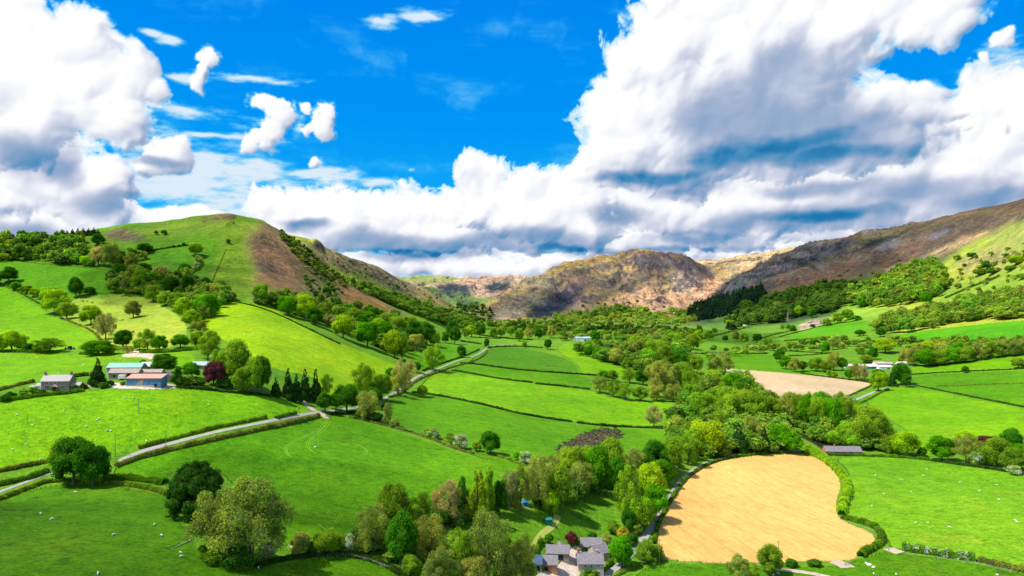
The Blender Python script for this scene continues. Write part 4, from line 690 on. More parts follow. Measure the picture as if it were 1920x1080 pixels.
NOBJ = {z: 0 for z in TREES}
def foot(px, py):
    p = at(px, py); return p
def place_tree(zone, px, py, w, h, k, label, group, seed):
    shapes, c_, fl, look, nm, cat = KIND[k]; p = foot(px, py); s = p[1]/F; W_, H_ = w*s, h*s
    R = random.Random(seed); sh = shapes[0] if (len(shapes) == 1 or R.random() < .62) else shapes[1]
    if w > 100 and k == 'W': sh = 'open'
    me, mt = crown_mesh(sh, R.randrange(3))
    root = bpy.data.objects.new(nm, None); col.objects.link(root); root.empty_display_size = 1
    root.location = (p[0], p[1], p[2]-0.02*H_); root.rotation_euler = (0, 0, R.uniform(0, 6.28)); root.scale = (W_, W_, H_*1.02)
    cr_ = bpy.data.objects.new('crown', me); col.objects.link(cr_); cr_.parent = root
    v = R.uniform(.82, 1.2); hue = R.uniform(.88, 1.15); cr_.color = (c_[0]*v*hue, c_[1]*v, c_[2]*v, 1-fl)
    if w >= 12:
        tr_ = bpy.data.objects.new('trunk', mt); col.objects.link(tr_); tr_.parent = root
    tag(root, label, cat, group); return root
ZG = {}
for zone in TREES:
    lst = sorted([t for t in PLACED if t[0] == zone], key=lambda t: t[1])
    same = {}
    for t in lst: same.setdefault(KIND[t[5]][3], []).append(t)
    for t in lst:
        look = KIND[t[5]][3]; cat = KIND[t[5]][5]; grp = same[look]; i = grp.index(t)
        if len(lst) == 1: lab = f"lone {look} {cat}, {zone}"
        elif len(grp) == 1: lab = f"the one {look} {cat}, {zone}"
        else: lab = f"{ordinal(i)} {look} {cat} from the left, {zone}"
        place_tree(*t[:5], t[5], lab, f"trees, {zone}" if len(lst) > 1 else None, int(t[1]*7+t[2]*13))

# ---------------------------------------------------------------- woods and scrub too dense to count
def sample_poly(poly, n, R, spacing):
    P = np.asarray(poly, float); x0, y0 = P.min(0); x1, y1 = P.max(0); out = []
    for _ in range(n*30):
        x, y = R.uniform(x0, x1), R.uniform(y0, y1)
        if not inpoly(np.array([x]), np.array([y]), P)[0]: continue
        if all((x-a)**2+((y-b)*2.2)**2 > spacing**2 for a, b in out): out.append((x, y))
        if len(out) >= n: break
    return out
LOW = {}
def low_crown(shape, var, nl, sz):
    k = (shape, var, nl)
    if k not in LOW: LOW[k] = crown_geo(shape, 900+var*17+sum(map(ord, shape)), nl, sz)
    return LOW[k]
def scatter(name, label, cat, items, nl=260, dk=1.0):
    """items: (px, py, w, h, kind) -> ONE mass of foliage"""
    Vs, Qs, Ls, Cs, o = [], [], [], [], 0; R = random.Random(len(items)*7+int(items[0][0])) 
    for px, py, w, h, k in items:
        shapes, c_ = KIND[k][:2]; sh = shapes[R.randrange(len(shapes))]; sh = {'twig': 'open', 'dome': 'round', 'broad': 'round'}.get(sh, sh)
        V, Q, L = low_crown(sh, R.randrange(4), nl, 0.07 if nl > 1000 else (0.10 if nl > 200 else .2)); p = at(px, py); s = p[1]/F; a = R.uniform(0, 6.28)
        X = V[:, 0]*math.cos(a)-V[:, 1]*math.sin(a); Y_ = V[:, 0]*math.sin(a)+V[:, 1]*math.cos(a)
        Vs.append(np.stack([X*w*s+p[0], Y_*w*s+p[1], V[:, 2]*h*s+p[2]-.03*h*s], 1)); Qs.append(Q+o); o += len(V); Ls.append(L)
        c_ = tuple(a*.70+.30*b for a, b in zip(c_, (0.17, 0.215, 0.06))) if k != 'C' else (0.022, 0.058, 0.034)
        v = R.uniform(.75, 1.25)*dk; hu = R.uniform(.85, 1.18); Cs.append(np.tile([c_[0]*v*hu, c_[1]*v, c_[2]*v, 1], (len(V), 1)))
    ob = mesh_obj(name, np.vstack(Vs), np.vstack(Qs), M_LEAFA, attrs={'leafrand': ('FLOAT', np.concatenate(Ls)), 'leafcol': ('FLOAT_COLOR', np.vstack(Cs))})
    tag(ob, label, cat, kind='stuff'); return ob
WOODS = [  # name, label, polygon of feet, count, spacing, width, height, kinds
 ('woodland', 'dark mixed wood along the foot of the left skyline', [(-60,486),(-60,455),(60,452),(150,462),(152,497),(60,492)], 95, 9, 22, 22, 'DGOGGODL'),
 ('woodland', 'olive scrub wood covering the lower right hillside', [(1650,628),(1640,612),(1700,600),(1760,590),(1800,572),(1860,560),(1990,545),(1990,592),(1880,600),(1800,604),(1740,620)], 190, 8, 28, 20, 'OOLYMOWOLG'),
 ('woodland', 'sunlit green wood on the right hillside above the pale fields', [(1585,560),(1620,545),(1660,525),(1700,510),(1760,505),(1772,540),(1765,556),(1700,572),(1640,578),(1600,575)], 170, 8, 23, 20, 'OLYLGGMOGL'),
 ('woodland', 'shaded dark green wood running down the right hillside', [(1400,605),(1380,592),(1440,572),(1500,556),(1570,540),(1600,545),(1585,572),(1560,588),(1500,592),(1460,606)], 180, 8, 23, 18, 'DDDDD'),
 ('woodland', 'dark conifer plantation belts on the shaded slope', [(1288,590),(1310,575),(1360,566),(1430,548),(1436,562),(1370,590),(1325,600),(1290,604)], 260, 4, 13, 19, 'C'),
 ('woodland', 'second dark tree belt above the white cottage', [(1355,610),(1400,596),(1440,580),(1470,585),(1430,606),(1370,620)], 110, 6, 15, 15, 'DDCD'),
 ('woodland', 'pale oak wood at the foot of the craggy mountain', [(1040,600),(1100,590),(1160,578),(1220,590),(1290,588),(1330,585),(1310,600),(1290,612),(1200,614),(1100,612),(1040,612)], 170, 8, 15, 11, 'OOLLYLOW'),
 ('woodland', 'dark belt of trees across the middle of the valley', [(930,622),(960,616),(1100,620),(1180,618),(1300,622),(1300,630),(1180,630),(1100,632),(1000,630)], 110, 8, 16, 10, 'DDODODG'),
 ('woodland', 'pale hedgerow trees across the valley floor beyond the barn', [(1045,640),(1080,632),(1180,630),(1290,630),(1310,642),(1280,648),(1200,645),(1130,642)], 85, 11, 18, 12, 'OLWLYOLW'),
 ('woodland', 'green wood in the gully between the two left hills', [(650,532),(700,546),(760,572),(820,592),(880,610),(900,620),(860,616),(800,600),(740,576),(690,554)], 150, 6, 16, 12, 'DGOLGLO'),
 ('woodland', 'dark thorn line down the edge of the heather slope', [(520,428),(530,436),(570,465),(610,500),(655,535),(650,542),(600,515),(560,485),(528,450)], 100, 5, 11, 7, 'DDODM'),
 ('woodland', 'scattered dark thorns on the heather slope', [(570,505),(600,500),(625,530),(650,560),(640,575),(600,575),(575,540)], 40, 7, 10, 9, 'DDRM'),
 ('woodland', 'trees on the lower flank of the second left hill', [(700,555),(760,560),(820,580),(880,600),(900,612),(900,630),(850,615),(780,590),(730,572)], 120, 6, 14, 11, 'DGOLLO'),
 ('woodland', 'distant dark woods at the head of the valley', [(840,575),(900,572),(930,585),(925,604),(880,606),(850,592)], 60, 6, 9, 7, 'DDDCO'),
 ('woodland', 'trees around the valley mouth below the slate scree', [(880,612),(930,606),(1000,603),(1050,604),(1050,618),(960,616),(900,622)], 90, 8, 12, 9, 'GOLOLY'),
 ('shrubbery', 'olive undergrowth filling the river bank wood', [(1250,850),(1260,800),(1290,760),(1320,730),(1400,730),(1460,780),(1480,840),(1450,852),(1370,852),(1330,862)], 190, 10, 38, 28, 'OGDLOL'),
 ('shrubbery', 'undergrowth along the river beside the walled fields', [(1080,666),(1150,683),(1210,702),(1240,700),(1300,735),(1300,700),(1280,660),(1220,648),(1120,652)], 130, 8, 30, 18, 'OLGLD'),
 ('shrubbery', 'undergrowth beneath the tall wood across the river', [(1490,800),(1500,780),(1580,775),(1650,800),(1680,848),(1600,845),(1540,830)], 70, 12, 32, 26, 'OGLD'),
 ('shrubbery', 'undergrowth beneath the streamside trees', [(560,1043),(700,1038),(760,1060),(830,1050),(840,990),(960,955),(960,930),(830,960),(700,1010),(640,1020)], 70, 14, 34, 28, 'RDOSM'),
 ('shrubbery', 'undergrowth in the roadside wood', [(980,950),(1060,955),(1150,920),(1190,980),(1185,1010),(1215,985),(1260,890),(1290,865),(1240,860),(1100,890),(1020,900)], 80, 13, 32, 28, 'RDOSG'),
 ('shrubbery', 'undergrowth of the wood below the heather slope', [(480,568),(560,595),(640,628),(700,650),(750,672),(800,650),(820,645),(760,610),(690,590),(600,570),(520,560)], 110, 11, 24, 18, 'DOOGD'),
 ('shrubbery', 'undergrowth of the tree belt on the left hill', [(210,550),(290,560),(330,585),(370,610),(400,590),(440,560),(400,545),(340,525),(300,522),(240,515),(205,520)], 150, 8, 26, 20, 'DOOGDMO'),
 ('shrubbery', 'scattered gorse bushes on the right hillside', [(1440,560),(1560,510),(1700,480),(1760,500),(1720,520),(1600,540),(1480,580)], 30, 18, 6, 4, 'DRMD'),
 ('shrubbery', 'scattered bushes on the second left hill', [(600,470),(680,500),(760,530),(850,570),(820,575),(740,545),(660,520),(610,500)], 30, 11, 6, 4, 'DRDR'),
 ('shrubbery', 'thorn scrub scattered over the green spur', [(1770,540),(1800,490),(1860,470),(1980,450),(1980,560),(1850,560)], 60, 16, 12, 8, 'OYDM'),
 ('shrubbery', 'small thorns dotting the craggy mountain foot', [(1040,590),(1080,575),(1140,560),(1230,560),(1250,580),(1150,590)], 16, 14, 6, 5, 'DRR'),
 ('woodland', 'hedgerow trees between the fields around the white farm', [(1300,660),(1440,652),(1560,640),(1660,642),(1920,640),(1920,648),(1660,650),(1600,655),(1440,662),(1330,672)], 70, 14, 18, 11, 'OOLDMW'),
 ('woodland', 'bushy wood filling the bank above the striped fields', [(1695,680),(1760,684),(1900,668),(1960,662),(1960,650),(1830,655),(1720,660)], 60, 13, 28, 20, 'OMOYG'),
]
for i, (nm, lab, poly, n, spc, w, h, kinds) in enumerate(WOODS):
    R = random.Random(50+i); pts = sample_poly(poly, n, R, spc)
    items = [(x, y, w*R.uniform(.6, 1.4), h*R.uniform(.6, 1.5), R.choice(kinds)) for x, y in pts]
    items.sort(key=lambda t: t[1]); scatter(nm, lab, 'wood' if nm == 'woodland' else 'undergrowth', items, dk=.75 if 'dark' in lab and 'skyline' not in lab else 1.0, nl=1200 if w >= 24 else 600 if w >= 18 else (300 if w > 11 else 120))  # dk dims leaf colour, painting shade into the hillside wood
# ---------------------------------------------------------------- roads, water, hedges
def path3(pts, step, smooth=2, **kw):
    P = chaikin(pts, smooth, closed=False)
    d = np.r_[0, np.cumsum(np.hypot(*np.diff(P, axis=0).T))]; t = np.arange(0, d[-1], 1.5); P = np.stack([np.interp(t, d, P[:, 0]), np.interp(t, d, P[:, 1])], 1)
    W_ = np.array([at(x, y, **kw)[:2] for x, y in P])
    if len(W_) > 9:
        for a in (0, 1): W_[:, a] = blur(W_[:, a], 2.0, 0)
    d = np.r_[0, np.cumsum(np.hypot(*np.diff(W_, axis=0).T))]; n = max(2, int(d[-1]/step)); t = np.linspace(0, d[-1], n+1)
    return np.stack([np.interp(t, d, W_[:, 0]), np.interp(t, d, W_[:, 1])], 1)
def side(W_):
    g = np.gradient(W_, axis=0); g /= np.linalg.norm(g, axis=1)[:, None]+1e-9; return np.stack([g[:, 1], -g[:, 0]], 1)
M_ROAD = plain('lane_tarmac', (0.30, 0.285, 0.26), sc=0.35, amt=0.22, rough=0.9)
M_DIRT = plain('dirt_track', (0.42, 0.34, 0.24), sc=0.4, amt=0.3, rough=0.95)
def strip(name, label, cat, pts, width, mat, lift=0.16, kind='structure', **kw):
    W_ = path3(pts, 2.5, **kw); S_ = side(W_); k = 5; V = []
    for j in range(k):
        o = (j/(k-1)-.5)*width*(1+0.12*fbm(W_[:, 0]/7, W_[:, 1]/7, 3, 70)); q = W_+S_*o[:, None]; V.append(np.stack([q[:, 0], q[:, 1], gz(q[:, 0], q[:, 1])+lift], 1))
    V = np.stack(V, 1).reshape(-1, 3); I = np.arange(len(W_)*k).reshape(-1, k)
    Q = np.stack([I[:-1, :-1], I[:-1, 1:], I[1:, 1:], I[1:, :-1]], -1).reshape(-1, 4)
    return tag(mesh_obj(name, V, Q, mat, smooth=True), label, cat, kind=kind)
strip('road', 'narrow tarmac lane between hedges crossing the hillside fields', 'road', [(222,866),(238,858),(260,848),(330,829),(400,811),(470,797),(540,783),(600,772),(640,769),(690,760),(720,748),(745,734),(770,714),(790,702),(825,690),(845,681),(865,674),(890,668),(905,660),(911,652),(925,648),(960,645),(1000,643)], 2.9, M_ROAD)
strip('road', 'lane end in shadow at the lower left edge', 'road', [(-40,938),(0,922),(40,908),(90,888),(140,876)], 2.3, M_ROAD)
strip('road', 'narrow lane curving round the golden field', 'road', [(1110,1098),(1135,1080),(1165,1058),(1195,1027),(1212,1003),(1235,968),(1255,940),(1267,917),(1282,897),(1302,881),(1325,868),(1370,854),(1440,846),(1500,845),(1540,851)], 3.6, M_ROAD)
strip('road', 'pale track between hedges beside the ploughed field', 'road', [(1560,772),(1585,758),(1605,749),(1625,741),(1647,731),(1668,727)], 5, M_ROAD)
strip('path', 'earth track climbing from the lane junction to the spruces', 'track', [(556,742),(566,752),(578,762),(592,772)], 4.5, M_DIRT)
strip('path', 'muddy gateway into the field with tyre tracks', 'track', [(602,774),(608,780),(614,787)], 3.5, M_DIRT)
strip('path', 'farm track across the bottom right pasture', 'track', [(1452,1068),(1480,1070),(1520,1075),(1560,1084)], 3.2, M_DIRT)
strip('path', 'worn gateway at the corner of the golden field', 'track', [(1560,1052),(1580,1058),(1592,1066)], 7, M_DIRT)
strip('path', 'stony gateway beside the hawthorn hedge', 'track', [(1664,1028),(1676,1033),(1690,1038)], 6, M_DIRT)
strip('path', 'faint mown path leading to the green shed', 'track', [(1046,965),(1042,980),(1030,992),(1012,1005),(1000,1030)], 3, plain('dry_cuttings', (0.33,0.36,0.07), sc=1.2, amt=.3))
M_TYRE = plain('pressed_grass', (0.15, 0.34, 0.008), sc=.8, amt=.2)
for k_, pp in enumerate([[(612,787),(606,797),(590,810),(560,822),(540,832),(532,842),(538,852),(545,858)],[(616,787),(610,800),(596,812),(580,822),(572,834),(580,845),(592,850)],[(660,830),(680,838),(690,848),(672,856)],[(592,980),(602,988),(614,997)],[(612,977),(618,984),(624,986),(640,960)]]):
    for dx in (0, 4): strip('path', 'pair of pale tyre tracks curving through the big green field', 'tyre track', [(x+dx, y+dx*.3) for x, y in pp], 0.38, M_TYRE, lift=.08)
mw = bpy.data.materials.new('river_water'); mw.use_nodes = True; b_ = mw.node_tree.nodes['Principled BSDF']; N = NT(mw.node_tree)
b_.inputs['Base Color'].default_value = (0.035, 0.035, 0.018, 1); b_.inputs['Roughness'].default_value = 0.15; bp_ = N.new('ShaderNodeBump'); bp_.inputs['Strength'].default_value = .3; N.put(bp_.inputs['Height'], N.noise(N.new('ShaderNodeTexCoord').outputs['Object'], 1.2, 5)); N.l.new(bp_.outputs[0], b_.inputs['Normal'])
strip('river_water', 'brown river winding between the wooded banks', 'river', [(1440,792),(1478,808),(1505,816),(1530,828),(1550,838),(1562,850)], 13, mw, lift=.25)

HC = {'g': (0.062,0.135,0.010), 'o': (0.115,0.175,0.018), 'b': (0.115,0.135,0.03), 'd': (0.030,0.065,0.012), 'l': (0.14,0.25,0.012)}
def hedge(label, pts, w, h, c, fl=0.0, lift=0, name='hedge', **kw):
    W_ = path3(pts, 1.6, **kw); n = len(W_); S_ = side(W_); T_ = np.stack([-S_[:, 1], S_[:, 0]], 1)
    seg = np.hypot(*np.diff(W_, axis=0).T); L_ = seg.sum(); Ym = W_[:, 1].mean(); lf = max(0.30, Ym/F*1.875*0.85)
    gap = sstep(fbm(W_[:, 0]/11+31, W_[:, 1]/11, 3, 75), -0.62, -0.38)*.75+.25; lump = (1+0.6*fbm(W_[:, 0]/5, W_[:, 1]/5, 4, 71))*(.5+.5*gap); lumh = (1+0.75*fbm(W_[:, 0]/6, W_[:, 1]/6, 5, 72))*gap
    prof = [(-.5, -.05), (-.52, .45), (-.30, .92), (.0, 1.0), (.30, .92), (.52, .45), (.5, -.05)]
    V = []; g0 = gz(W_[:, 0], W_[:, 1])
    for a, b in prof:
        q = W_+S_*(a*w*.85*lump)[:, None]; V.append(np.stack([q[:, 0], q[:, 1], g0+b*h*.9*lumh-0.02], 1))
    V = np.stack(V, 1).reshape(-1, 3); k = len(prof); I = np.arange(n*k).reshape(n, k); Q = np.stack([I[:-1, :-1], I[:-1, 1:], I[1:, 1:], I[1:, :-1]], -1).reshape(-1, 4)
    nl = int(min(26000, L_*(w+2*h)/(lf*lf)*1.25)); i = rng.integers(0, n-1, nl); f = rng.random(nl); base = W_[i]*(1-f)[:, None]+W_[i+1]*f[:, None]
    th = rng.uniform(0, pi, nl); lu = lump[i]*rng.normal(1, .09, nl); lh = lumh[i]*rng.normal(1, .10, nl)
    off = np.cos(th)*w*.52*lu; zz = np.sin(th)**.6*h*lh*.98
    q = base+S_[i]*off[:, None]; C = np.stack([q[:, 0], q[:, 1], gz(base[:, 0], base[:, 1])+zz+lift], 1)
    nn = np.stack([S_[i, 0]*np.cos(th), S_[i, 1]*np.cos(th), np.sin(th)+.2], 1)
    rv = np.clip(.5+.9*fbm(base[:, 0]/4, base[:, 1]/4, 3, 73)+rng.normal(0, .17, nl), 0, 1)
    LV, LQ, LL = leaf_quads(C, nn, lf, rv, 1.0, .6)
    ob = mesh_obj(name, np.vstack([V, LV]), np.vstack([Q, LQ+len(V)]), M_LEAF, attrs={'leafrand': ('FLOAT', np.r_[np.full(len(V), .3), LL])})
    v = rnd.uniform(.9, 1.12); cc = HC[c]; ob.color = (cc[0]*v, cc[1]*v, cc[2]*v, 1-fl)
    tag(ob, label, 'hedge', 'hedges between the fields'); return ob
hedge('trimmed hedge on the uphill side of the hillside lane', [(258,842),(330,822),(400,804),(470,790),(500,783)], 2.2, 1.7, 'o')
hedge('short trimmed hedge piece just before the lane junction', [(516,786),(530,781),(556,776)], 2.2, 1.7, 'g')
hedge('long trimmed hedge on the downhill side of the hillside lane', [(215,876),(260,860),(330,842),(400,826),(470,811),(540,795),(590,784),(600,781)], 2.8, 2.0, 'b')
hedge('dark hedge east of the junction under the broad tree', [(620,778),(640,777),(690,772),(728,758)], 2.4, 2.0, 'd')
hedge('bushy hedge running down from the junction to the hawthorns', [(655,782),(700,793),(740,803),(775,812),(815,826),(860,845),(890,852)], 2.0, 1.2, 'b')
hedge('hedge between the hawthorns and the river wood', [(925,853),(960,864),(990,876)], 1.6, 1.0, 'o')
hedge('hedge above the lower left lane', [(-60,898),(0,884),(50,874),(90,866)], 2.4, 1.6, 'b')
hedge('middle hedge along the lower left lane', [(-60,925),(20,905),(60,897),(92,884)], 3.2, 2.0, 'g')
hedge('curved hedge along the top of the dark bottom pasture', [(-80,965),(0,936),(50,918),(92,902),(150,905),(210,908),(250,912),(300,922),(325,934)], 2.4, 1.6, 'o')
hedge('thick dark hedge bank right of the two broad trees', [(195,896),(240,898),(280,902),(312,908)], 4.5, 2.2, 'g')
hedge('low hedge around the foot of the big willow', [(378,1030),(388,1048),(410,1061),(440,1067),(475,1066)], 2.2, 1.5, 'g')
hedge('curved hedge on the rim of the bottom paddock', [(480,1064),(530,1050),(580,1043),(620,1040),(670,1044),(710,1055),(745,1072),(765,1090)], 2.6, 1.4, 'd')
hedge('overgrown garden hedge below the grey stone farmhouse', [(-30,758),(0,752),(40,748),(80,742),(130,737),(158,733)], 3.6, 1.8, 'g')
hedge('hedge above the garden of the grey stone farmhouse', [(-30,740),(0,732),(30,724),(65,716)], 2.4, 1.6, 'b')
hedge('hedge behind the tall conifer of the blue shed farm', [(128,710),(145,706),(168,704)], 3.0, 2.0, 'g')
hedge('dark hedge below the copper beech', [(330,727),(380,730),(430,736),(480,740),(510,744)], 2.6, 1.6, 'd')
hedge('hedge bottom of the cattle pasture by the bare tree', [(112,596),(150,610),(178,624),(190,640)], 2.2, 1.3, 'b')
hedge('hedge on the far edge of the smooth bright field', [(-40,522),(0,530),(30,545),(60,562),(80,573)], 2.4, 1.6, 'g')
hedge('hedge line under the sheep field trees at the left', [(-40,660),(20,660),(90,662),(118,660)], 3, 2.0, 'g')
hedge('dark hedge between the sheep field and the cattle pasture', [(150,664),(200,668),(215,664)], 3, 1.8, 'g')
hedge('hedge east of the earth gateway above the farm', [(262,662),(300,662),(345,658),(372,655)], 3, 2.0, 'g')
hedge('low hedge crossing the left hill below the yellow tree', [(250,476),(285,470),(320,464),(350,461),(366,458)], 3.0, 2.0, 'd')
hedge('blossoming hedge running down the left hill', [(374,484),(378,494),(372,502),(362,507),(355,514),(345,524),(332,530)], 7, 4.5, 'o', .35)
hedge('thin boundary line up the left hill', [(393,550),(400,520),(415,490),(425,465)], 1.2, .6, 'g')
hedge('wall-like dark hedge along the lower edge of the heather wood', [(425,564),(470,572),(510,585),(560,608),(600,628),(640,647)], 2, 1.5, 'd')
# the walled fields in the middle
hedge('lowest dark wall-like hedge in the middle fields', [(772,736),(800,739),(860,749),(920,763),(980,778),(1060,790),(1075,792)], 2.2, 1.6, 'd')
hedge('dark hedge continuing towards the lone bare tree', [(1080,793),(1120,798),(1170,801),(1220,803),(1250,804)], 2.6, 1.7, 'd')
hedge('second dark hedge up in the middle fields', [(845,695),(880,700),(920,708),(960,714),(1000,718)], 2.4, 1.8, 'd')
hedge('short dark hedge in line with the pole in mid valley', [(1003,720),(1050,724),(1108,731)], 2.4, 1.8, 'd')
hedge('third dark hedge up in the middle fields', [(862,681),(900,684),(960,693),(1040,699),(1130,705)], 2.6, 2.0, 'd')
hedge('hedge along the near side of the lane bend', [(728,746),(745,742),(770,722),(790,708),(820,699),(850,688),(880,681),(908,668),(914,656)], 2.4, 1.6, 'b')
hedge('hedge along the far side of the lane bend', [(792,696),(820,684),(850,675),(880,665),(900,655)], 2.4, 1.6, 'd')
hedge('thin hedge behind the humped dark green field', [(914,652),(950,650),(985,650),(1020,653)], 2.6, 2.0, 'd')
hedge('upper thin hedge left of the valley barn', [(862,640),(905,646)], 2.8, 2.2, 'd')
hedge('thin field hedge below the hill toe', [(880,625),(930,634),(1000,638)], 3, 2.4, 'd')
# golden field
hedge('clipped hedge between the lane and the golden field', [(1226,1022),(1232,990),(1243,965),(1262,932),(1276,908),(1292,893),(1322,872),(1370,858),(1440,850),(1512,849)], 2.0, 1.5, 'g')
hedge('tall hawthorn hedge down the right side of the golden field', [(1516,850),(1540,860),(1562,876),(1578,893),(1590,908),(1589,930),(1580,950),(1578,968)], 5.0, 3.6, 'l', .22)
hedge('dark hedge around the right lobe of the golden field', [(1578,972),(1600,977),(1630,985),(1650,997),(1655,1012),(1650,1024),(1625,1035),(1612,1046)], 3.4, 2.6, 'g')
hedge('clipped hedge in front of the brick gabled house', [(1552,854),(1600,855),(1660,857),(1700,859),(1745,864)], 2.0, 1.8, 'g')
hedge('bank hedge between the lane and the river wood', [(1320,860),(1360,848),(1400,843),(1450,840),(1480,840)], 2.2, 1.2, 'l')
hedge('bushy pale hedge joining the river wood to the golden field', [(1478,820),(1500,835),(1520,848),(1545,862)], 5, 3.4, 'l')
hedge('long dark field edge under the right-hand woodland clump', [(1745,864),(1800,872),(1860,880),(1930,892)], 2.4, 1.8, 'd')
hedge('white flowering hedge at the bottom right', [(1690,1030),(1720,1035),(1760,1042),(1800,1048),(1830,1052)], 4.0, 3.2, 'g', .45)
hedge('lower end of the flowering hedge beyond its white part', [(1835,1052),(1870,1062),(1910,1070),(1960,1080)], 3.4, 2.4, 'b', .1)
hedge('yellow-green clipped hedge cutting across the slate farmhouse', [(1098,1094),(1115,1082),(1133,1070),(1150,1055)], 1.8, 2.4, 'l')
hedge('low hedge beyond the lane bottom beside the slate farm', [(1140,1092),(1160,1078),(1185,1066),(1205,1060)], 1.6, 1.2, 'o')
hedge('thin hedge left of the mown paddock path', [(1004,1040),(1010,1024),(1016,1012)], 1.6, 1.8, 'g')
# right side
hedge('long wall-like hedge above the large bright right field', [(1712,722),(1740,728),(1790,738),(1850,750),(1920,764),(2000,778)], 2.2, 1.5, 'd')
hedge('thin hedge between the two striped fields', [(1755,724),(1800,723),(1850,721),(1920,719),(2000,718)], 2.2, 1.5, 'o')
hedge('thin dark hedge under the small lone bush', [(1708,703),(1760,699),(1830,696),(1920,692),(2000,688)], 2.2, 1.6, 'd')
hedge('hedge on the field side of the pale track', [(1612,757),(1630,749),(1652,736),(1668,729)], 2.6, 1.8, 'g')
hedge('hedge between the pale track and the ploughed field', [(1590,744),(1612,734),(1638,722)], 2.6, 1.8, 'g')
hedge('dark hedge along the far edge of the ploughed field', [(1500,700),(1540,706),(1590,712),(1634,718)], 2.4, 1.8, 'd')
hedge('white blossom hedge on the flat field beyond the river wood', [(1292,663),(1320,663),(1362,662)], 4, 3.4, 'o', .5)
hedge('thin hedge right of the white blossom hedge', [(1362,664),(1400,663),(1440,664)], 2.6, 2.2, 'd')
hedge('hedge below the far vivid green fields', [(1470,640),(1520,636),(1560,633)], 5, 4, 'o')
hedge('dark hedge across the fields behind the white farm', [(1560,646),(1600,640),(1660,642),(1740,641),(1850,642),(1960,640)], 4, 3.6, 'g')
hedge('thin hedge crossing left of the white farm', [(1460,658),(1500,660),(1545,662)], 2.6, 2.0, 'd')
hedge('lower thin hedge left of the white farm', [(1478,668),(1520,666),(1560,662)], 2.6, 2.0, 'd')
hedge('field edge hedge beside the isolated dark trees', [(1460,632),(1500,622),(1545,610),(1600,603)], 2.6, 2.0, 'd')
hedge('hedge of small trees up the far right valley side', [(1410,640),(1450,628),(1495,618)], 4, 3, 'g')
hedge('thick thorn hedge climbing to the green spur', [(1772,560),(1800,548),(1830,535),(1860,525),(1875,518)], 8, 6, 'g')
hedge('dark thorn clump line high on the spur', [(1830,508),(1850,500),(1872,492)], 8, 5, 'd')
hedge('upper valley hedge in line with the white cottage', [(1300,640),(1340,630),(1380,620),(1400,614)], 3.6, 3, 'g')
# ---------------------------------------------------------------- buildings
M_STONE = plain('rubble_stone', (0.25, 0.21, 0.165), sc=1.6, amt=.45)
M_STONE2 = plain('pale_rubble_stone', (0.42, 0.36, 0.29), sc=1.6, amt=.4)
M_BRICK = plain('brick', (0.42, 0.17, 0.09), sc=2.0, amt=.35)
M_WHITE = plain('white_paint', (0.78, 0.77, 0.74), sc=.8, amt=.07)
M_SLATE = plain('slate', (0.185, 0.17, 0.19), sc=1.5, amt=.4, rough=.6, stretch=(1, .35, 1))
M_SLATEP = plain('pale_slate', (0.34, 0.31, 0.30), sc=1.5, amt=.25, rough=.6, stretch=(1, .35, 1))
M_GREENR = plain('green_tin', (0.22, 0.46, 0.36), sc=.7, amt=.18, rough=.5, stretch=(3, .2, 1))
M_TIN = plain('pale_tin', (0.56, 0.50, 0.49), sc=.7, amt=.2, rough=.5, stretch=(3, .2, 1))
M_GREYW = plain('grey_boards', (0.27, 0.28, 0.27), sc=1.0, amt=.35, stretch=(4, 4, .3))
M_ORANGE = plain('faded_orange_tin', (0.47, 0.27, 0.20), sc=.8, amt=.2, stretch=(3, .2, 1))
M_BLUEW = plain('faded_blue_tin', (0.075, 0.19, 0.31), sc=.7, amt=.5, rough=.6, stretch=(3, 3, .3))
M_BLUER = plain('blue_slate', (0.05, 0.09, 0.15), sc=.9, amt=.25, rough=.5)
M_BLUEG = plain('blue_grey_tin', (0.33, 0.41, 0.58), sc=.9, amt=.3, rough=.5)
M_TANR = plain('lichened_roof', (0.33, 0.27, 0.22), sc=1.3, amt=.45)
M_GREEN = plain('green_shed_paint', (0.015, 0.16, 0.13), sc=1, amt=.15)
M_BLUE = plain('blue_tarpaulin', (0.02, 0.16, 0.50), sc=1, amt=.2)
M_PINKR = plain('pinkish_tiles', (0.46, 0.33, 0.29), sc=1.4, amt=.25)
M_WOOD = plain('weathered_timber', (0.25, 0.20, 0.15), sc=3, amt=.3, stretch=(1, 1, .2))
M_DARK = plain('dark_door_and_shade', (0.02, 0.02, 0.022), sc=1, amt=.1)  # doors, and near-black panels standing in for shade inside openings
M_RUBBER = plain('rubber', (0.025, 0.025, 0.027), sc=2, amt=.15)
M_TBLUE = plain('dark_blue_paint', (0.02, 0.05, 0.18), sc=1, amt=.15, rough=.35)
M_METAL = plain('galvanised_steel', (0.42, 0.43, 0.45), sc=2, amt=.15, rough=.45, metal=.4)
mg = bpy.data.materials.new('window_glass'); mg.use_nodes = True; b_ = mg.node_tree.nodes['Principled BSDF']; b_.inputs['Base Color'].default_value = (0.03, 0.045, 0.05, 1); b_.inputs['Roughness'].default_value = 0.12
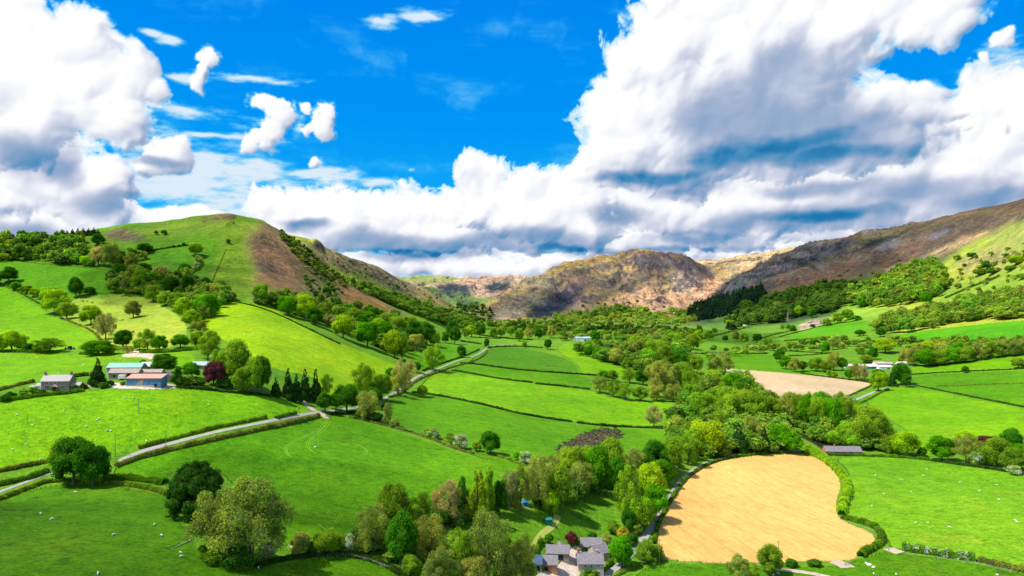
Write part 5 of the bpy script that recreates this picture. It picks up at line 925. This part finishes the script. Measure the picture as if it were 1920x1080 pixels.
class MB:
    def __init__(s): s.V = []; s.Q = []
    def box(s, x0, x1, y0, y1, z0, z1):
        o = len(s.V); s.V += [(x, y, z) for z in (z0, z1) for x, y in ((x0, y0), (x1, y0), (x1, y1), (x0, y1))]
        s.Q += [[o, o+3, o+2, o+1], [o+4, o+5, o+6, o+7]]+[[o+i, o+(i+1) % 4, o+4+(i+1) % 4, o+4+i] for i in range(4)]; return s
    def poly(s, pts, f): o = len(s.V); s.V += pts; s.Q += [[o+i for i in g] for g in f]; return s
    def tube(s, P, R, n=6):
        v, q = tube(P, R, n); o = len(s.V); s.V += [tuple(x) for x in v]; s.Q += [[int(i)+o for i in g] for g in q]; s.Q += [[o+i for i in range(n)][::-1], [o+(len(P)-1)*n+i for i in range(n)]]; return s
    def build(s, name, mat, parent=None): return mesh_obj(name, np.array(s.V), s.Q, mat, parent)
def root_at(name, px, py, yaw, label, cat, group=None, sink=0.0):
    p = at(px, py); r = bpy.data.objects.new(name, None); col.objects.link(r); r.location = (p[0], p[1], p[2]-sink); r.rotation_euler = (0, 0, radians(yaw)); tag(r, label, cat, group); return r, p[1]/F
def gable(root, L, D, hw, hr, mw_, mr, x0=0.0, y0=0.0, over=.35, axis='x', base=-2.5, mono=False):
    """walls and pitched roof; front wall at y0, ridge along x (or y)"""
    xa, xb, ya, yb = x0-L/2, x0+L/2, y0, y0+D
    if mono: P = [(xa,ya,base),(xb,ya,base),(xb,yb,base),(xa,yb,base),(xa,ya,hw),(xb,ya,hw),(xb,yb,hw+hr),(xa,yb,hw+hr)]; f = [[0,1,5,4],[1,2,6,5],[2,3,7,6],[3,0,4,7]]
    elif axis == 'x':
        ym = (ya+yb)/2; P = [(xa,ya,base),(xb,ya,base),(xb,yb,base),(xa,yb,base),(xa,ya,hw),(xb,ya,hw),(xb,yb,hw),(xa,yb,hw),(xa,ym,hw+hr),(xb,ym,hw+hr)]; f = [[0,1,5,4],[2,3,7,6],[1,2,6,9,5],[3,0,4,8,7]]
    else:
        xm = (xa+xb)/2; P = [(xa,ya,base),(xb,ya,base),(xb,yb,base),(xa,yb,base),(xa,ya,hw),(xb,ya,hw),(xb,yb,hw),(xa,yb,hw),(xm,ya,hw+hr),(xm,yb,hw+hr)]; f = [[0,1,5,8,4],[2,3,7,9,6],[1,2,6,5],[3,0,4,7]]
    w = MB().poly(P, f).build('wall', mw_, root)
    t = .18
    def slab(a, b, c, d): # four corners, thickness downward
        o = [a, b, c, d]; u = [(x, y, z-t) for x, y, z in o]; return MB_.poly(o+u, [[0,1,2,3],[7,6,5,4],[0,4,5,1],[1,5,6,2],[2,6,7,3],[3,7,4,0]])
    MB_ = MB(); e = over
    if mono:
        s = hr/D; slab((xa-e,ya-e,hw-s*e+.2),(xb+e,ya-e,hw-s*e+.2),(xb+e,yb+e,hw+hr+s*e+.2),(xa-e,yb+e,hw+hr+s*e+.2))
    elif axis == 'x':
        s = hr/(D/2); slab((xa-e,ya-e,hw-s*e+.2),(xb+e,ya-e,hw-s*e+.2),(xb+e,ym,hw+hr+.2),(xa-e,ym,hw+hr+.2)); slab((xa-e,ym+.002,hw+hr+.2),(xb+e,ym+.002,hw+hr+.2),(xb+e,yb+e,hw-s*e+.2),(xa-e,yb+e,hw-s*e+.2))
    else:
        s = hr/(L/2); slab((xa-e,ya-e,hw-s*e+.2),(xm,ya-e,hw+hr+.2),(xm,yb+e,hw+hr+.2),(xa-e,yb+e,hw-s*e+.2)); slab((xm+.002,ya-e,hw+hr+.2),(xb+e,ya-e,hw-s*e+.2),(xb+e,yb+e,hw-s*e+.2),(xm+.002,yb+e,hw+hr+.2))
    r = MB_.build('roof', mr, root); return w, r
def window(parent, x, z, w, h, y=0.0, frame=M_WHITE, glass=mg):
    f = MB().box(x-w/2, x+w/2, y-.10, y+.02, z, z+h).build('window', frame, parent)
    k = max(1, int(round(w/.9))); pw = (w-.16)/k
    mb = MB()
    for i in range(k): mb.box(x-w/2+.08+i*pw+.04, x-w/2+.08+(i+1)*pw-.04, y-.13, y-.098, z+.10, z+h/2-.03).box(x-w/2+.08+i*pw+.04, x-w/2+.08+(i+1)*pw-.04, y-.13, y-.098, z+h/2+.03, z+h-.10)
    mb.build('pane', glass, f); return f
def door(parent, x, w, h, y=0.0, mat=M_DARK, z=0.0, name='door'): return MB().box(x-w/2, x+w/2, y-.08, y+.02, z, z+h).build(name, mat, parent)
def chimney(roof, x, y, z0, z1, mat=M_STONE, w=1.0):
    c = MB().box(x-w/2, x+w/2, y-.45, y+.45, z0, z1).box(x-w/2-.1, x+w/2+.1, y-.55, y+.55, z1, z1+.18).build('chimney', mat, roof)
    MB().tube([(x, y, z1+.15), (x, y, z1+.75)], [.17, .14], 8).build('chimney_pot', M_BRICK, c)

# left farm
r, s = root_at('farmhouse', 103, 732, 6, 'grey stone farmhouse with two end chimneys and white bay windows', 'house'); L = 50*s
w, rf = gable(r, L, 7.5, 17.5*s, 3.0, M_STONE, M_SLATEP)
MB().poly([(-L/2-.05, -.05, -2), (-L/2-.05, 7.55, -2), (-L/2-.05, 7.55, 17.5*s-.1), (-L/2-.05, 3.75, 17.5*s+2.9), (-L/2-.05, -.05, 17.5*s-.1), (-L/2+.2, -.05, -2), (-L/2+.2, 7.55, -2), (-L/2+.2, 7.55, 17.5*s-.1), (-L/2+.2, 3.75, 17.5*s+2.9), (-L/2+.2, -.05, 17.5*s-.1)], [[0,4,3,2,1],[5,6,7,8,9],[0,5,9,4],[4,9,8,3],[3,8,7,2],[2,7,6,1]]).build('sunlit_gable', M_WHITE, r)  # left gable whitened by a slab, standing in for sun on it
for x in (-L/2+.6, L/2-.6): chimney(rf, x, 3.75, 17.5*s+2.2, 17.5*s+4.6)
for x in (-L*.27, 0.3, L*.28): window(r, x, 11.5*s, 1.2, 1.3)
for x in (-L*.27, L*.27): window(r, x, 3.4*s, 2.7, 1.7, y=-.02)
door(r, 0.2, 1.1, 2.0, mat=M_DARK); pr = MB().box(-1.1, -.9, -1.6, 0, 0, 2.2).build('porch_side', M_BRICK, r); MB().box(1.3, 1.5, -1.6, 0, 0, 2.2).build('porch_side', M_BRICK, r); MB().poly([(-1.5,-1.9,2.2),(1.9,-1.9,2.2),(.2,-1.9,3.4),(-1.5,0,2.2),(1.9,0,2.2),(.2,0,3.4)], [[0,1,2],[0,2,5,3],[1,4,5,2],[3,5,4]]).build('porch_roof', M_PINKR, pr)
w2, r2 = gable(r, 5, 5, 2.6, 1.4, M_STONE, M_SLATEP, x0=L/2+2.6, y0=1)
w2, r2 = gable(r, 3.6, 5.5, 2.4, 1.2, M_WHITE, M_SLATEP, x0=-L/2-2.1, y0=2)
r, s = root_at('garden_gazebo', 62, 731, 0, 'small open timber shelter left of the grey stone farmhouse', 'shelter')
f = MB()
for x in (-1.5, 1.5):
    for y in (-1, 1): f.box(x-.08, x+.08, y-.08, y+.08, 0, 2.0)
f.build('frame', M_WOOD, r); MB().poly([(-1.9,-1.4,2.0),(1.9,-1.4,2.0),(1.9,1.4,2.0),(-1.9,1.4,2.0),(0,0,2.9)], [[0,1,4],[1,2,4],[2,3,4],[3,0,4],[3,2,1,0]]).build('roof', M_SLATEP, r)
r, s = root_at('long_barn', 232, 699, 4, 'long barn with pale green tin roof, left part open-fronted', 'barn'); L = 62*s
gable(r, L, 9, 10*s, 2.4, M_GREYW, M_GREENR); door(r, -L*.28, L*.3, 2.6, mat=M_DARK, name='opening_shade')
MB().box(-L/2-.12, -L/2+.1, .02, 8.9, 0, 10*s-.3).build('end_wall', M_WHITE, r)
r, s = root_at('long_barn', 273, 696, 4, 'pale pinkish tin-roofed barn continuing the green-roofed one', 'barn'); gable(r, 23*s, 8.6, 9*s, 2.4, M_GREYW, M_TIN); door(r, 0, 14*s, 2.2, name='opening_shade')
r, s = root_at('stone_barn', 231, 711, 3, 'old stone and brick barn with lichened roof above the white trailer', 'barn'); L = 54*s
gable(r, L, 6.5, 12*s, 2.2, M_STONE, M_TANR); MB().box(-L*.07, L/2+.02, -.06, .03, 6*s, 11*s).build('brick_panel', M_BRICK, r); door(r, L*.19, 1.6, 1.9, y=-.05, z=6.3*s, name='hatch'); door(r, -L*.3, 1.3, 1.2, z=4*s, name='hatch'); MB().box(-L/2-.15, -L/2+.05, -.05, 6.5, -1, 12*s).build('end_wall', M_WHITE, r)
r, s = root_at('tin_shed', 269.5, 725, 1.5, 'faded blue tin-walled shed with a low orange roof', 'shed'); L = 65*s
gable(r, L, 7, 15.5*s, 1.7, M_BLUEW, M_ORANGE, over=.3, mono=True); MB().poly([(-L*.22,-.07,2*s),(-L*.03,-.07,1*s),(0,-.07,14*s),(-L*.13,-.07,12*s),(-L*.22,.02,2*s),(-L*.03,.02,1*s),(0,.02,14*s),(-L*.13,.02,12*s)], [[0,1,2,3],[0,4,5,1],[1,5,6,2],[2,6,7,3],[3,7,4,0]]).build('bare_panel', M_TANR, r); door(r, L*.33, 1.6, 1.6, mat=M_DARK, name='opening_shade')
MB().box(-L*.5, L*.3, -.16, -.02, -1, .8).build('block_wall', M_STONE2, r)
r, s = root_at('low_shed', 282, 705, 2, 'low shed with patched tan roof behind the blue tin shed', 'shed'); gable(r, 40*s, 5, 7*s, 1.6, M_GREYW, M_TANR)
r, s = root_at('stone_hut', 311.5, 717, 12, 'small gabled stone hut with roof lights beside the blue shed', 'shed'); gable(r, 15*s, 6, 12*s, 2.6, M_STONE2, M_TANR, axis='y'); rl = MB()
for k in range(3):
    sl_ = 2.6/(7.5*s); xa = -6.0*s+k*1.7*s; xb = xa+1.2*s; za = 12*s+2.6+sl_*xa+.26; zb = 12*s+2.6+sl_*xb+.26; rl.poly([(xa,.4,za),(xb,.4,zb),(xb,3.4,zb),(xa,3.4,za)], [[0,1,2,3]])
rl.build('roof_light', M_WHITE, r); door(r, 0, 1.2, 2.0)
r, s = root_at('white_trailer', 231, 711.5, 3, 'long white box trailer parked before the stone barn', 'trailer'); MB().box(-6*s, 6*s, -2.3, 0, .7, 2.9).build('body', M_WHITE, r)
for x in (-2*s, 2*s): MB().tube([(x, -2.35, .45), (x, -2.1, .45)], [.45, .45], 12).build('wheel', M_RUBBER, r)
MB().box(6*s, 6*s+1.4, -1.3, -1.1, .6, .75).build('drawbar', M_METAL, r)
r, s = root_at('tin_barn', 381, 693, 2, 'low barn with blue-grey tin roof above the copper beech', 'barn'); gable(r, 46*s, 8, 8*s, 2.2, M_GREYW, M_BLUEG); door(r, 4, 6, 2.2, name='opening_shade')
# parked tractor
def tractor(px, py, yaw, label):
    r, s = root_at('tractor', px, py, yaw, label, 'tractor')
    MB().box(-.2, 2.0, -.45, .45, .8, 1.6).box(-1.6, -.2, -.6, .6, .7, 1.3).build('body', M_TBLUE, r)
    cb_ = MB().box(-1.5, -.2, -.75, .75, 1.3, 2.65).box(-1.6, -.1, -.85, .85, 2.65, 2.78).build('cab', M_TBLUE, r); MB().box(-1.53, -.17, -.68, .68, 1.6, 2.5).box(-1.4, -.3, -.78, .78, 1.6, 2.5).build('pane', mg, cb_)
    for x, y, R_ in ((-1.1, -.95, .85), (-1.1, .75, .85), (1.5, -.8, .5), (1.5, .6, .5)):
        t_ = MB().tube([(x, y, R_), (x, y+.3, R_)], [R_, R_], 16).build('wheel', M_RUBBER, r); MB().tube([(x, y-.03, R_), (x, y+.33, R_)], [R_*.5]*2, 10).build('rim', M_METAL, t_)
    MB().tube([(1.2, 0, 1.6), (1.2, 0, 2.4)], [.06, .06]).build('exhaust', M_METAL, r)
tractor(135, 655, 10, 'dark blue tractor parked at the hedge gap above the farm')
tractor(127, 655.5, 200, 'second dark blue tractor, smaller-looking, left of the other one')

# bottom farm
r, s = root_at('farmhouse', 1108, 1078, 0, 'slate roofed farmhouse with white windows at the bottom edge', 'house'); L = 48*s
w, rf = gable(r, L, 8.5, 4.6, 3.0, M_STONE2, M_SLATE, base=-3)
chimney(rf, -L/2+.6, 4.2, 7.0, 9.2, M_BRICK); chimney(rf, L/2-2.2, 4.2, 7.0, 8.8, M_STONE2)
for x in (-L*.22, L*.02, L*.30):
    window(r, x, 3.1, 1.1, 1.1); window(r, x, .5, 1.1, 1.2)
door(r, -L*.08, 1.0, 2.0, mat=M_WOOD)
r, s = root_at('farm_outhouse', 1110, 1037, 0, 'slate roofed outhouse with dark doorway behind the farmhouse', 'barn'); gable(r, 39*s, 7, 3.0, 2.6, M_WHITE, M_SLATE); door(r, -9*s, 1.8, 2.4); MB().box(-19*s, -12*s, -.12, -.02, 0, 2.6).build('ivy_panel', plain('ivy', (0.05, .14, .02), sc=3), r)
r, s = root_at('farm_wing', 1130, 1052, 24, 'slate wing with lead ridge linking farmhouse and outhouse', 'barn'); w, rf = gable(r, 30*s, 7, 3.4, 2.8, M_STONE2, M_SLATE); MB().box(-15*s, 15*s, 3.4, 3.6, 6.25, 6.45).build('ridge', M_TIN, rf); window(r, -2, 1, 1.2, 1.2)
r, s = root_at('open_barn', 1046, 1050, -3, 'slate roofed open cart barn across the yard', 'barn'); gable(r, 42*s, 6.5, 2.7, 2.4, M_STONE, M_SLATE); door(r, 5*s, 10*s, 2.1, name='opening_shade'); door(r, -9*s, 6*s, 2.0, name='opening_shade')
MB().tube([(1, 6, 3.6), (1, 6, 4.8), (1, 6, 5.8)], [1.5, 1.4, .1], 12).build('turret', M_SLATE, r)
r, s = root_at('brick_barn', 1030, 1073, -3, 'short slate barn with brick front by the yard', 'barn'); gable(r, 30*s, 6.5, 3.0, 2.5, M_BRICK, M_SLATE); door(r, -6*s, 1.6, 2.1); window(r, 2, 1.2, 1.0, 1.0)
r, s = root_at('blue_roof_shed', 1009, 1071, -3, 'shed with dark blue roof joined to the brick barn', 'shed'); gable(r, 13*s, 6.3, 2.8, 2.3, M_GREYW, M_BLUER); door(r, 0, 1.6, 2.0)
r, s = root_at('garden_shed', 1029, 986, 8, 'small green shed alone on the mown paddock', 'shed'); gable(r, 13*s, 3.4, 2.6, .6, M_GREEN, M_GREEN, over=.12); door(r, 0, .9, 1.7, mat=M_GREEN)
r, s = root_at('garden_shed', 986, 950, 5, 'blue covered shed half hidden behind the grey-green trees', 'shed'); gable(r, 10*s, 3, 1.9, .8, M_BLUE, M_BLUE, over=.1); door(r, 0, .9, 1.6, mat=M_TBLUE)
# across the valley
r, s = root_at('brick_house', 1583, 853, -4, 'long slate roofed house with orange brick gable end', 'house'); L = 66*s; w, rf = gable(r, L, 10, 2.6, 3.2, M_BRICK, M_SLATE); chimney(rf, -L*.2, 5, 5.2, 7, M_BRICK)
for x in (-L*.3, -L*.1, L*.1, L*.3): window(r, x, .9, 1.4, 1.2)
r, s = root_at('white_farmhouse', 1651, 688, 2, 'cream farmhouse with pinkish roof across the valley', 'house'); L = 21*s; w, rf = gable(r, L, 8, 6, 3, M_WHITE, M_PINKR); chimney(rf, -L/2+1, 4, 8.4, 10.8); chimney(rf, L/2-1, 4, 8.4, 10.4)
for x in (-L*.25, L*.02, L*.3): window(r, x, 3.8, 1.3, 1.3); window(r, x, .8, 1.3, 1.5)
for px, py, w_, d, hw, mw_, mr, lab in ((1630, 692, 36, 12, 4.5, M_BLUEW, M_WHITE, 'long white roofed cattle shed with blue wall'), (1661, 692, 24, 9, 3.6, M_WHITE, M_TIN, 'low pale grey shed right of the white roofed one'), (1592, 690, 15, 8, 3.8, M_WHITE, M_TIN, 'small pale shed at the left of the far farm'), (1694, 686, 20, 9, 4.2, M_WHITE, M_TIN, 'pale roofed shed beside the bushy bank'), (1668, 687, 14, 8, 4.6, M_STONE2, M_SLATEP, 'grey roofed barn against the cream farmhouse'),
    (1091, 640, 32, 14, 6.5, M_WHITE, M_BLUEG, 'long white barn with grey-blue roof in mid valley'), (1137, 640, 8, 9, 5, M_WHITE, M_PINKR, 'small white house right of the long valley barn'), (1186, 610, 7, 9, 4.5, M_WHITE, M_SLATEP, 'tiny white house below the craggy mountain'), (1148, 605, 6, 9, 4.5, M_WHITE, M_TIN, 'tiny pale house further left below the mountain'), (6, 473, 16, 9, 5, M_WHITE, M_TIN, 'white building at the edge of the dark left wood')):
    r, s = root_at('valley_barn' if 'barn' in lab or 'shed' in lab else 'valley_house', px, py, rnd.uniform(-5, 5), lab, 'shed' if 'shed' in lab else ('barn' if 'barn' in lab else 'house'), 'white buildings across the valley'); L = w_*s
    gable(r, L, d, hw, 2.6, mw_, mr); door(r, L*.2, min(4, L*.2), hw*.6, name='door')
    if L > 14: window(r, -L*.2, hw*.35, 2.2, 1.2)
r, s = root_at('white_cottage', 1395, 611, -8, 'white two storey cottage under the dark conifer slope', 'house'); L = 12*s; w, rf = gable(r, L, 9, 7.5, 4, M_WHITE, M_SLATE); w2, r2 = gable(r, 5*s, 4, 7.5, 3, M_WHITE, M_SLATE, x0=L*.2, y0=-3.9, axis='y'); chimney(rf, -L/2+1, 4.5, 10.5, 13)
for x in (-L*.3, -L*.1): window(r, x, 4.8, 1.4, 1.5); window(r, x, 1, 1.4, 1.6)

# ---------------------------------------------------------------- poles, pylon, fences
def pole(px, top, bot, label, arm=True):
    r, s = root_at('utility_pole', px, bot, rnd.uniform(-40, 40), label, 'pole', 'wooden poles of the power line'); h = (bot-top)*s
    MB().tube([(0, 0, -.5), (0, 0, h)], [.17, .12], 8).build('post', M_WOOD, r)
    if arm: MB().box(-.9, .9, -.06, .06, h-.5, h-.35).build('crossarm', M_WOOD, r)
for a in ((260, 747, 776, 'pole standing in the sheep field below the blue shed'), (216, 812, 856, 'pole beside the lane hedge near the dark broad tree'), (311, 808, 842, 'pole on the lane hedge midway to the junction'), (592, 806, 837, 'pole in the field with the tyre tracks'), (1236, 1010, 1057, 'pole at the bottom left corner of the golden field'), (1765, 1032, 1086, 'pole in the flowering hedge at bottom right'), (1460, 1014, 1046, 'pole at the bottom edge of the golden field'), (1042, 735, 750, 'pole on the gap in the middle field hedges')): pole(*a)
r, s = root_at('lattice_pylon', 1477, 603, 20, 'grey steel lattice pylon among the far fields', 'pylon'); h = 19*s; t_ = MB()
for x, y in ((-1, -1), (1, -1), (1, 1), (-1, 1)): t_.tube([(x*h*.11, y*h*.11, 0), (x*h*.045, y*h*.045, h*.6), (x*h*.012, y*h*.012, h)], [.22, .2, .16], 5)
for k in range(6):
    z0, z1 = h*k/7, h*(k+1)/7; a0, a1 = h*(.11-.1*k/7), h*(.11-.1*(k+1)/7)
    for (x, y), (u, v) in (((-1,-1),(1,-1)), ((1,-1),(1,1)), ((1,1),(-1,1)), ((-1,1),(-1,-1))): t_.tube([(x*a0, y*a0, z0), (u*a1, v*a1, z1)], [.11, .11], 4); t_.tube([(u*a0, v*a0, z0), (x*a1, y*a1, z1)], [.11, .11], 4)
t_.build('tower', M_METAL, r); ar = MB()
for z, q in ((.66, .2), (.78, .17), (.9, .13)): ar.tube([(-h*q, 0, h*z), (0, 0, h*(z+.03)), (h*q, 0, h*z)], [.12, .3, .12], 4)
ar.build('crossarm', M_METAL, r)
def fence(pts, label, sp=3.0):
    W_ = path3(pts, sp, smooth=1); r = bpy.data.objects.new('wire_fence', None); col.objects.link(r); r.location = (W_[0][0], W_[0][1], float(gz(*W_[0]))); tag(r, label, 'fence'); o = np.array(r.location); pm = None; tops = []
    for x, y in W_:
        z = float(gz(x, y))
        if pm is None: ob = MB().box(-.07, .07, -.07, .07, -.4, 1.25).build('post', M_WOOD, r); pm = ob.data
        else: ob = bpy.data.objects.new('post', pm); col.objects.link(ob); ob.parent = r
        ob.location = (x-o[0], y-o[1], z-o[2]); tops.append(np.array([x, y, z])-o)
    mb = MB()
    for hh in (.45, .8, 1.12): mb.tube([t+np.array([0, 0, hh]) for t in tops], [.012]*len(tops), 4)
    mb.build('wire', M_METAL, r)
fence([(1228, 1050), (1260, 1051), (1320, 1056), (1380, 1058), (1440, 1056)], 'post and wire fence along the bottom of the golden field')
fence([(1574, 975), (1600, 985), (1630, 993), (1646, 1008)], 'post and wire fence inside the hedge of the golden field lobe')
fence([(500, 1056), (560, 1047), (620, 1043), (680, 1048), (735, 1070)], 'post and wire fence around the bottom paddock')
fence([(1695, 1040), (1760, 1048), (1830, 1058), (1900, 1074)], 'post and wire fence below the white flowering hedge', 4)
def gate(px, py, yaw, label, w=3.6):
    r, s = root_at('field_gate', px, py, yaw, label, 'gate')
    for x in (-w/2, w/2): MB().box(x-.09, x+.09, -.09, .09, -.3, 1.4).build('gate_post', M_WOOD, r)
    g = MB()
    for z in (.2, .45, .7, .95, 1.2): g.box(-w/2+.1, w/2-.1, -.02, .02, z, z+.07)
    g.box(-w/2+.1, -w/2+.18, -.03, .03, .2, 1.27).box(w/2-.18, w/2-.1, -.03, .03, .2, 1.27).build('bars', M_METAL, r)
gate(1664, 1030, 80, 'metal field gate at the hedge corner beside the sheep field'); gate(1590, 1060, 20, 'metal field gate at the bottom corner of the golden field'); gate(615, 783, 12, 'field gate opposite the lane junction'); gate(262, 664, 3, 'field gate on the earth track above the farm')
# pale boulders
def boulder(px, py, w, label, seed):
    R = np.random.default_rng(seed); u = sphere_pts(90, R); import bmesh
    bm = bmesh.new(); s = at(px, py)[1]/F
    for p in u*R.uniform(.8, 1.1, (90, 1)): bm.verts.new((p[0]*w*s/2, p[1]*w*s/2.4, p[2]*w*s*.28))
    bmesh.ops.convex_hull(bm, input=bm.verts); me = bpy.data.meshes.new('boulder'); bm.to_mesh(me); bm.free(); me.materials.append(M_WHITE2)
    o = bpy.data.objects.new('boulder', me); col.objects.link(o); p = at(px, py); o.location = (p[0], p[1], p[2]+w*s*.12); o.rotation_euler = (0, 0, R.uniform(0, 6)); tag(o, label, 'boulder', 'pale boulders in the pastures')
M_WHITE2 = plain('limestone', (0.62, 0.60, 0.56), sc=1.5, amt=.25)
for i, a in enumerate(((1630, 1060, 10, 'largest pale boulder below the golden field'), (1638, 1064, 7, 'pale boulder touching the right side of the largest one'), (1624, 1056, 5, 'small pale boulder behind the largest one'), (1523, 1057, 12, 'pale rubble heap among the low bushes under the golden field'), (1870, 1078, 5, 'small pale stone at the bottom right corner'), (591, 839, 6, 'small white block at the foot of the pole amid tyre tracks'))): boulder(*a, i+3)

# ---------------------------------------------------------------- sheep and cattle
def beast(name, scale, mat, horns=False):
    """one continuous grazing body from a skinned skeleton"""
    V = [(0, 0, .62), (.30, 0, .64), (.52, 0, .62), (.70, 0, .48), (.86, 0, .30), (.96, 0, .16), (-.32, 0, .64), (-.50, 0, .60), (-.58, 0, .42)]
    R = [.26, .25, .17, .12, .10, .055, .26, .17, .035]; E = [(0, 1), (1, 2), (2, 3), (3, 4), (4, 5), (0, 6), (6, 7), (7, 8)]
    for b, x, kx in ((2, .42, .02), (7, -.44, -.05)):
        for y in (-.14, .14):
            i = len(V); V += [(x, y, .42), (x+kx*1.5, y, .24), (x, y, .03)]; R += [.10, .045, .038]; E += [(b, i), (i, i+1), (i+1, i+2)]
    i = len(V); V += [(.80, -.13, .42), (.80, .13, .42)]; R += [.03, .03]; E += [(3, i), (3, i+1)]
    me = bpy.data.meshes.new(name); me.from_pydata([(x*scale, y*scale, z*scale) for x, y, z in V], E, []); o = bpy.data.objects.new(name, me); col.objects.link(o)
    md = o.modifiers.new('skin', 'SKIN')
    for k, r_ in enumerate(R): me.skin_vertices[0].data[k].radius = (r_*scale, r_*scale)
    me.skin_vertices[0].data[0].use_root = True; o.modifiers.new('sub', 'SUBSURF').levels = 1; o.modifiers['sub'].render_levels = 1
    bpy.context.view_layer.update(); dg = bpy.context.evaluated_depsgraph_get(); m2 = bpy.data.meshes.new_from_object(o.evaluated_get(dg)); bpy.data.objects.remove(o); m2.materials.clear(); m2.materials.append(mat)
    m2.polygons.foreach_set('use_smooth', np.ones(len(m2.polygons), bool)); return m2
M_FLEECE = plain('fleece', (0.72, 0.69, 0.60), sc=6, amt=.12, rough=1); M_HIDE = plain('black_hide', (0.025, 0.022, 0.02), sc=3, amt=.3)
me_sheep = beast('sheep', 0.98, M_FLEECE); me_cow = beast('cow', 1.9, M_HIDE)
FLOCKS = [("white sheep grazing in the dark bottom left pasture", "141 925,213 1004,303 1006,340 1045,98 975,184 1077,485 1066,76 965,338 1038,290 985"),
 ("white sheep grazing in the field below the blue shed farm", "250 747,32 779,181 789,186 786,60 799,162 801,201 808,207 809,274 828,24 844,49 834,235 747,558 766,120 770,390 760,76 862"),
 ("white sheep grazing in the field behind the stone farmhouse", "11 665,17 669,52 672,67 673,70 671,157 685,226 675,30 690,110 700"),
 ("white sheep grazing in the big field beside the golden one", "1642 892,1689 900,1693 901,1732 893,1737 881,1708 923,1635 950,1837 922,1869 910,1872 938,1903 977,1906 980,1717 981,1740 981,1882 881,1905 882,1657 927,1780 990,1800 905"),
 ("white sheep in the bottom strip below the golden field", "1638 1077,1680 1078,1450 1080,1458 1076,1482 1073"),
 ("white sheep on the steep slope of the left hill", "430 481,445 485,460 493,430 510,412 500,452 530,466 536,404 470,337 440,320 446,430 466,445 470,418 520"),
 ("white sheep on the yellow-green slope above the junction", "585 650,458 627,475 626,593 653,540 620,620 680")]
def drop(me, name, px, py, label, group, cat):
    p = at(px, py); o = bpy.data.objects.new(name, me); col.objects.link(o); o.location = (p[0], p[1], p[2]-.02); o.rotation_euler = (0, 0, rnd.uniform(0, 6.28)); k = rnd.uniform(.9, 1.12); o.scale = (k, k, k); tag(o, label, cat, group)
for lab, txt in FLOCKS:
    for t in txt.split(','): drop(me_sheep, 'sheep', *map(float, t.split()), lab, 'flock: '+lab[11:], 'sheep')
for t in "155 566,163 566,173 569,198 569,230 602,250 624,263 626".split(','): drop(me_cow, 'cow', *map(float, t.split()), 'black cow grazing in the pale rough pasture', 'black cattle in the rough pasture', 'cow')
for nm_, (pa, pb) in {'dead branch lying in the dark pasture by the willow': ((322, 1030), (358, 1014)), 'pale fallen branch beside the streamside row': ((541, 1022), (548, 1030))}.items():
    a_, b_ = at(*pa), at(*pb); m_ = (a_+b_)/2; d_ = b_-a_; mb = MB().tube([a_-m_+[0,0,.1], [0,0,.35], b_-m_+[0,0,.3]], [.10, .16, .22], 6)
    for q in (.1, .25, .4): mb.tube([d_*q+[0,0,.3], d_*q+[.8, 1.2, .9]], [.08, .03], 4)
    o = mb.build('fallen_branch', M_TIN, None); o.location = m_; tag(o, nm_, 'branch')
# ---------------------------------------------------------------- thin clouds added out of view overhead to shade parts of the valley
mc = bpy.data.materials.new('thin_shade_cloud'); mc.use_nodes = True; N = NT(mc.node_tree); N.n.clear()
df = N.new('ShaderNodeBsdfDiffuse'); df.inputs[0].default_value = (.9, .9, .92, 1); tr = N.new('ShaderNodeBsdfTransparent'); mx = N.new('ShaderNodeMixShader')
N.put(mx.inputs[0], N.mr(N.noise(N.new('ShaderNodeTexCoord').outputs['Object'], 0.006, 5, .6), .35, .6, .05, .36)); N.l.new(tr.outputs[0], mx.inputs[1]); N.l.new(df.outputs[0], mx.inputs[2])
om = N.new('ShaderNodeOutputMaterial'); N.l.new(mx.outputs[0], om.inputs[0])
def shade_cloud(px0, py0, ymin, rx, ry, alt, label, seed):
    """lumpy flattened cloud whose shadow falls on the ground seen at (px0, py0)"""
    p = at(px0, py0, ymin); t = (alt-p[2])/TO_SUN[2]; c = p+TO_SUN*t; n, m_ = 72, 26
    th = np.linspace(0, 2*pi, n, endpoint=False); ph = np.linspace(0.02, pi-0.02, m_); T, Pp = np.meshgrid(th, ph)
    ux, uy, uz = np.sin(Pp)*np.cos(T), np.sin(Pp)*np.sin(T), np.cos(Pp)
    k = 1+0.38*fbm(ux*1.6+seed*9, uy*1.6+seed*3, 4, 500)+0.16*fbm(ux*5+uz, uy*5+uz, 3, 510)+.06*np.sin(uz*9)
    V = np.stack([ux*k*rx, uy*k*ry, uz*k*min(rx, ry)*.18], -1).reshape(-1, 3); I = np.arange(n*m_).reshape(m_, n)
    Q = np.stack([I[:-1], np.roll(I[:-1], -1, 1), np.roll(I[1:], -1, 1), I[1:]], -1).reshape(-1, 4)
    o = mesh_obj('shade_cloud', V, Q, mc, smooth=True); o.location = c; tag(o, label, 'shade_cloud', kind='structure')
shade_cloud(270, 1030, 0, 150, 50, 1500, 'added unseen cloud high above the near pastures', 1)
shade_cloud(600, 915, 0, 75, 42, 1500, 'small added unseen cloud above the field with tyre tracks', 2)
shade_cloud(1450, 515, 2500, 520, 800, 3200, 'broad added unseen cloud above the heather hillside', 3)
shade_cloud(1120, 618, 1500, 520, 330, 3000, 'long added unseen cloud above the middle of the valley', 4)
shade_cloud(320, 520, 700, 110, 110, 1800, 'small added unseen cloud above the left hill', 5)
shade_cloud(1040, 580, 3000, 330, 300, 3400, 'added unseen thin cloud above the slate scree of the mountain', 6)
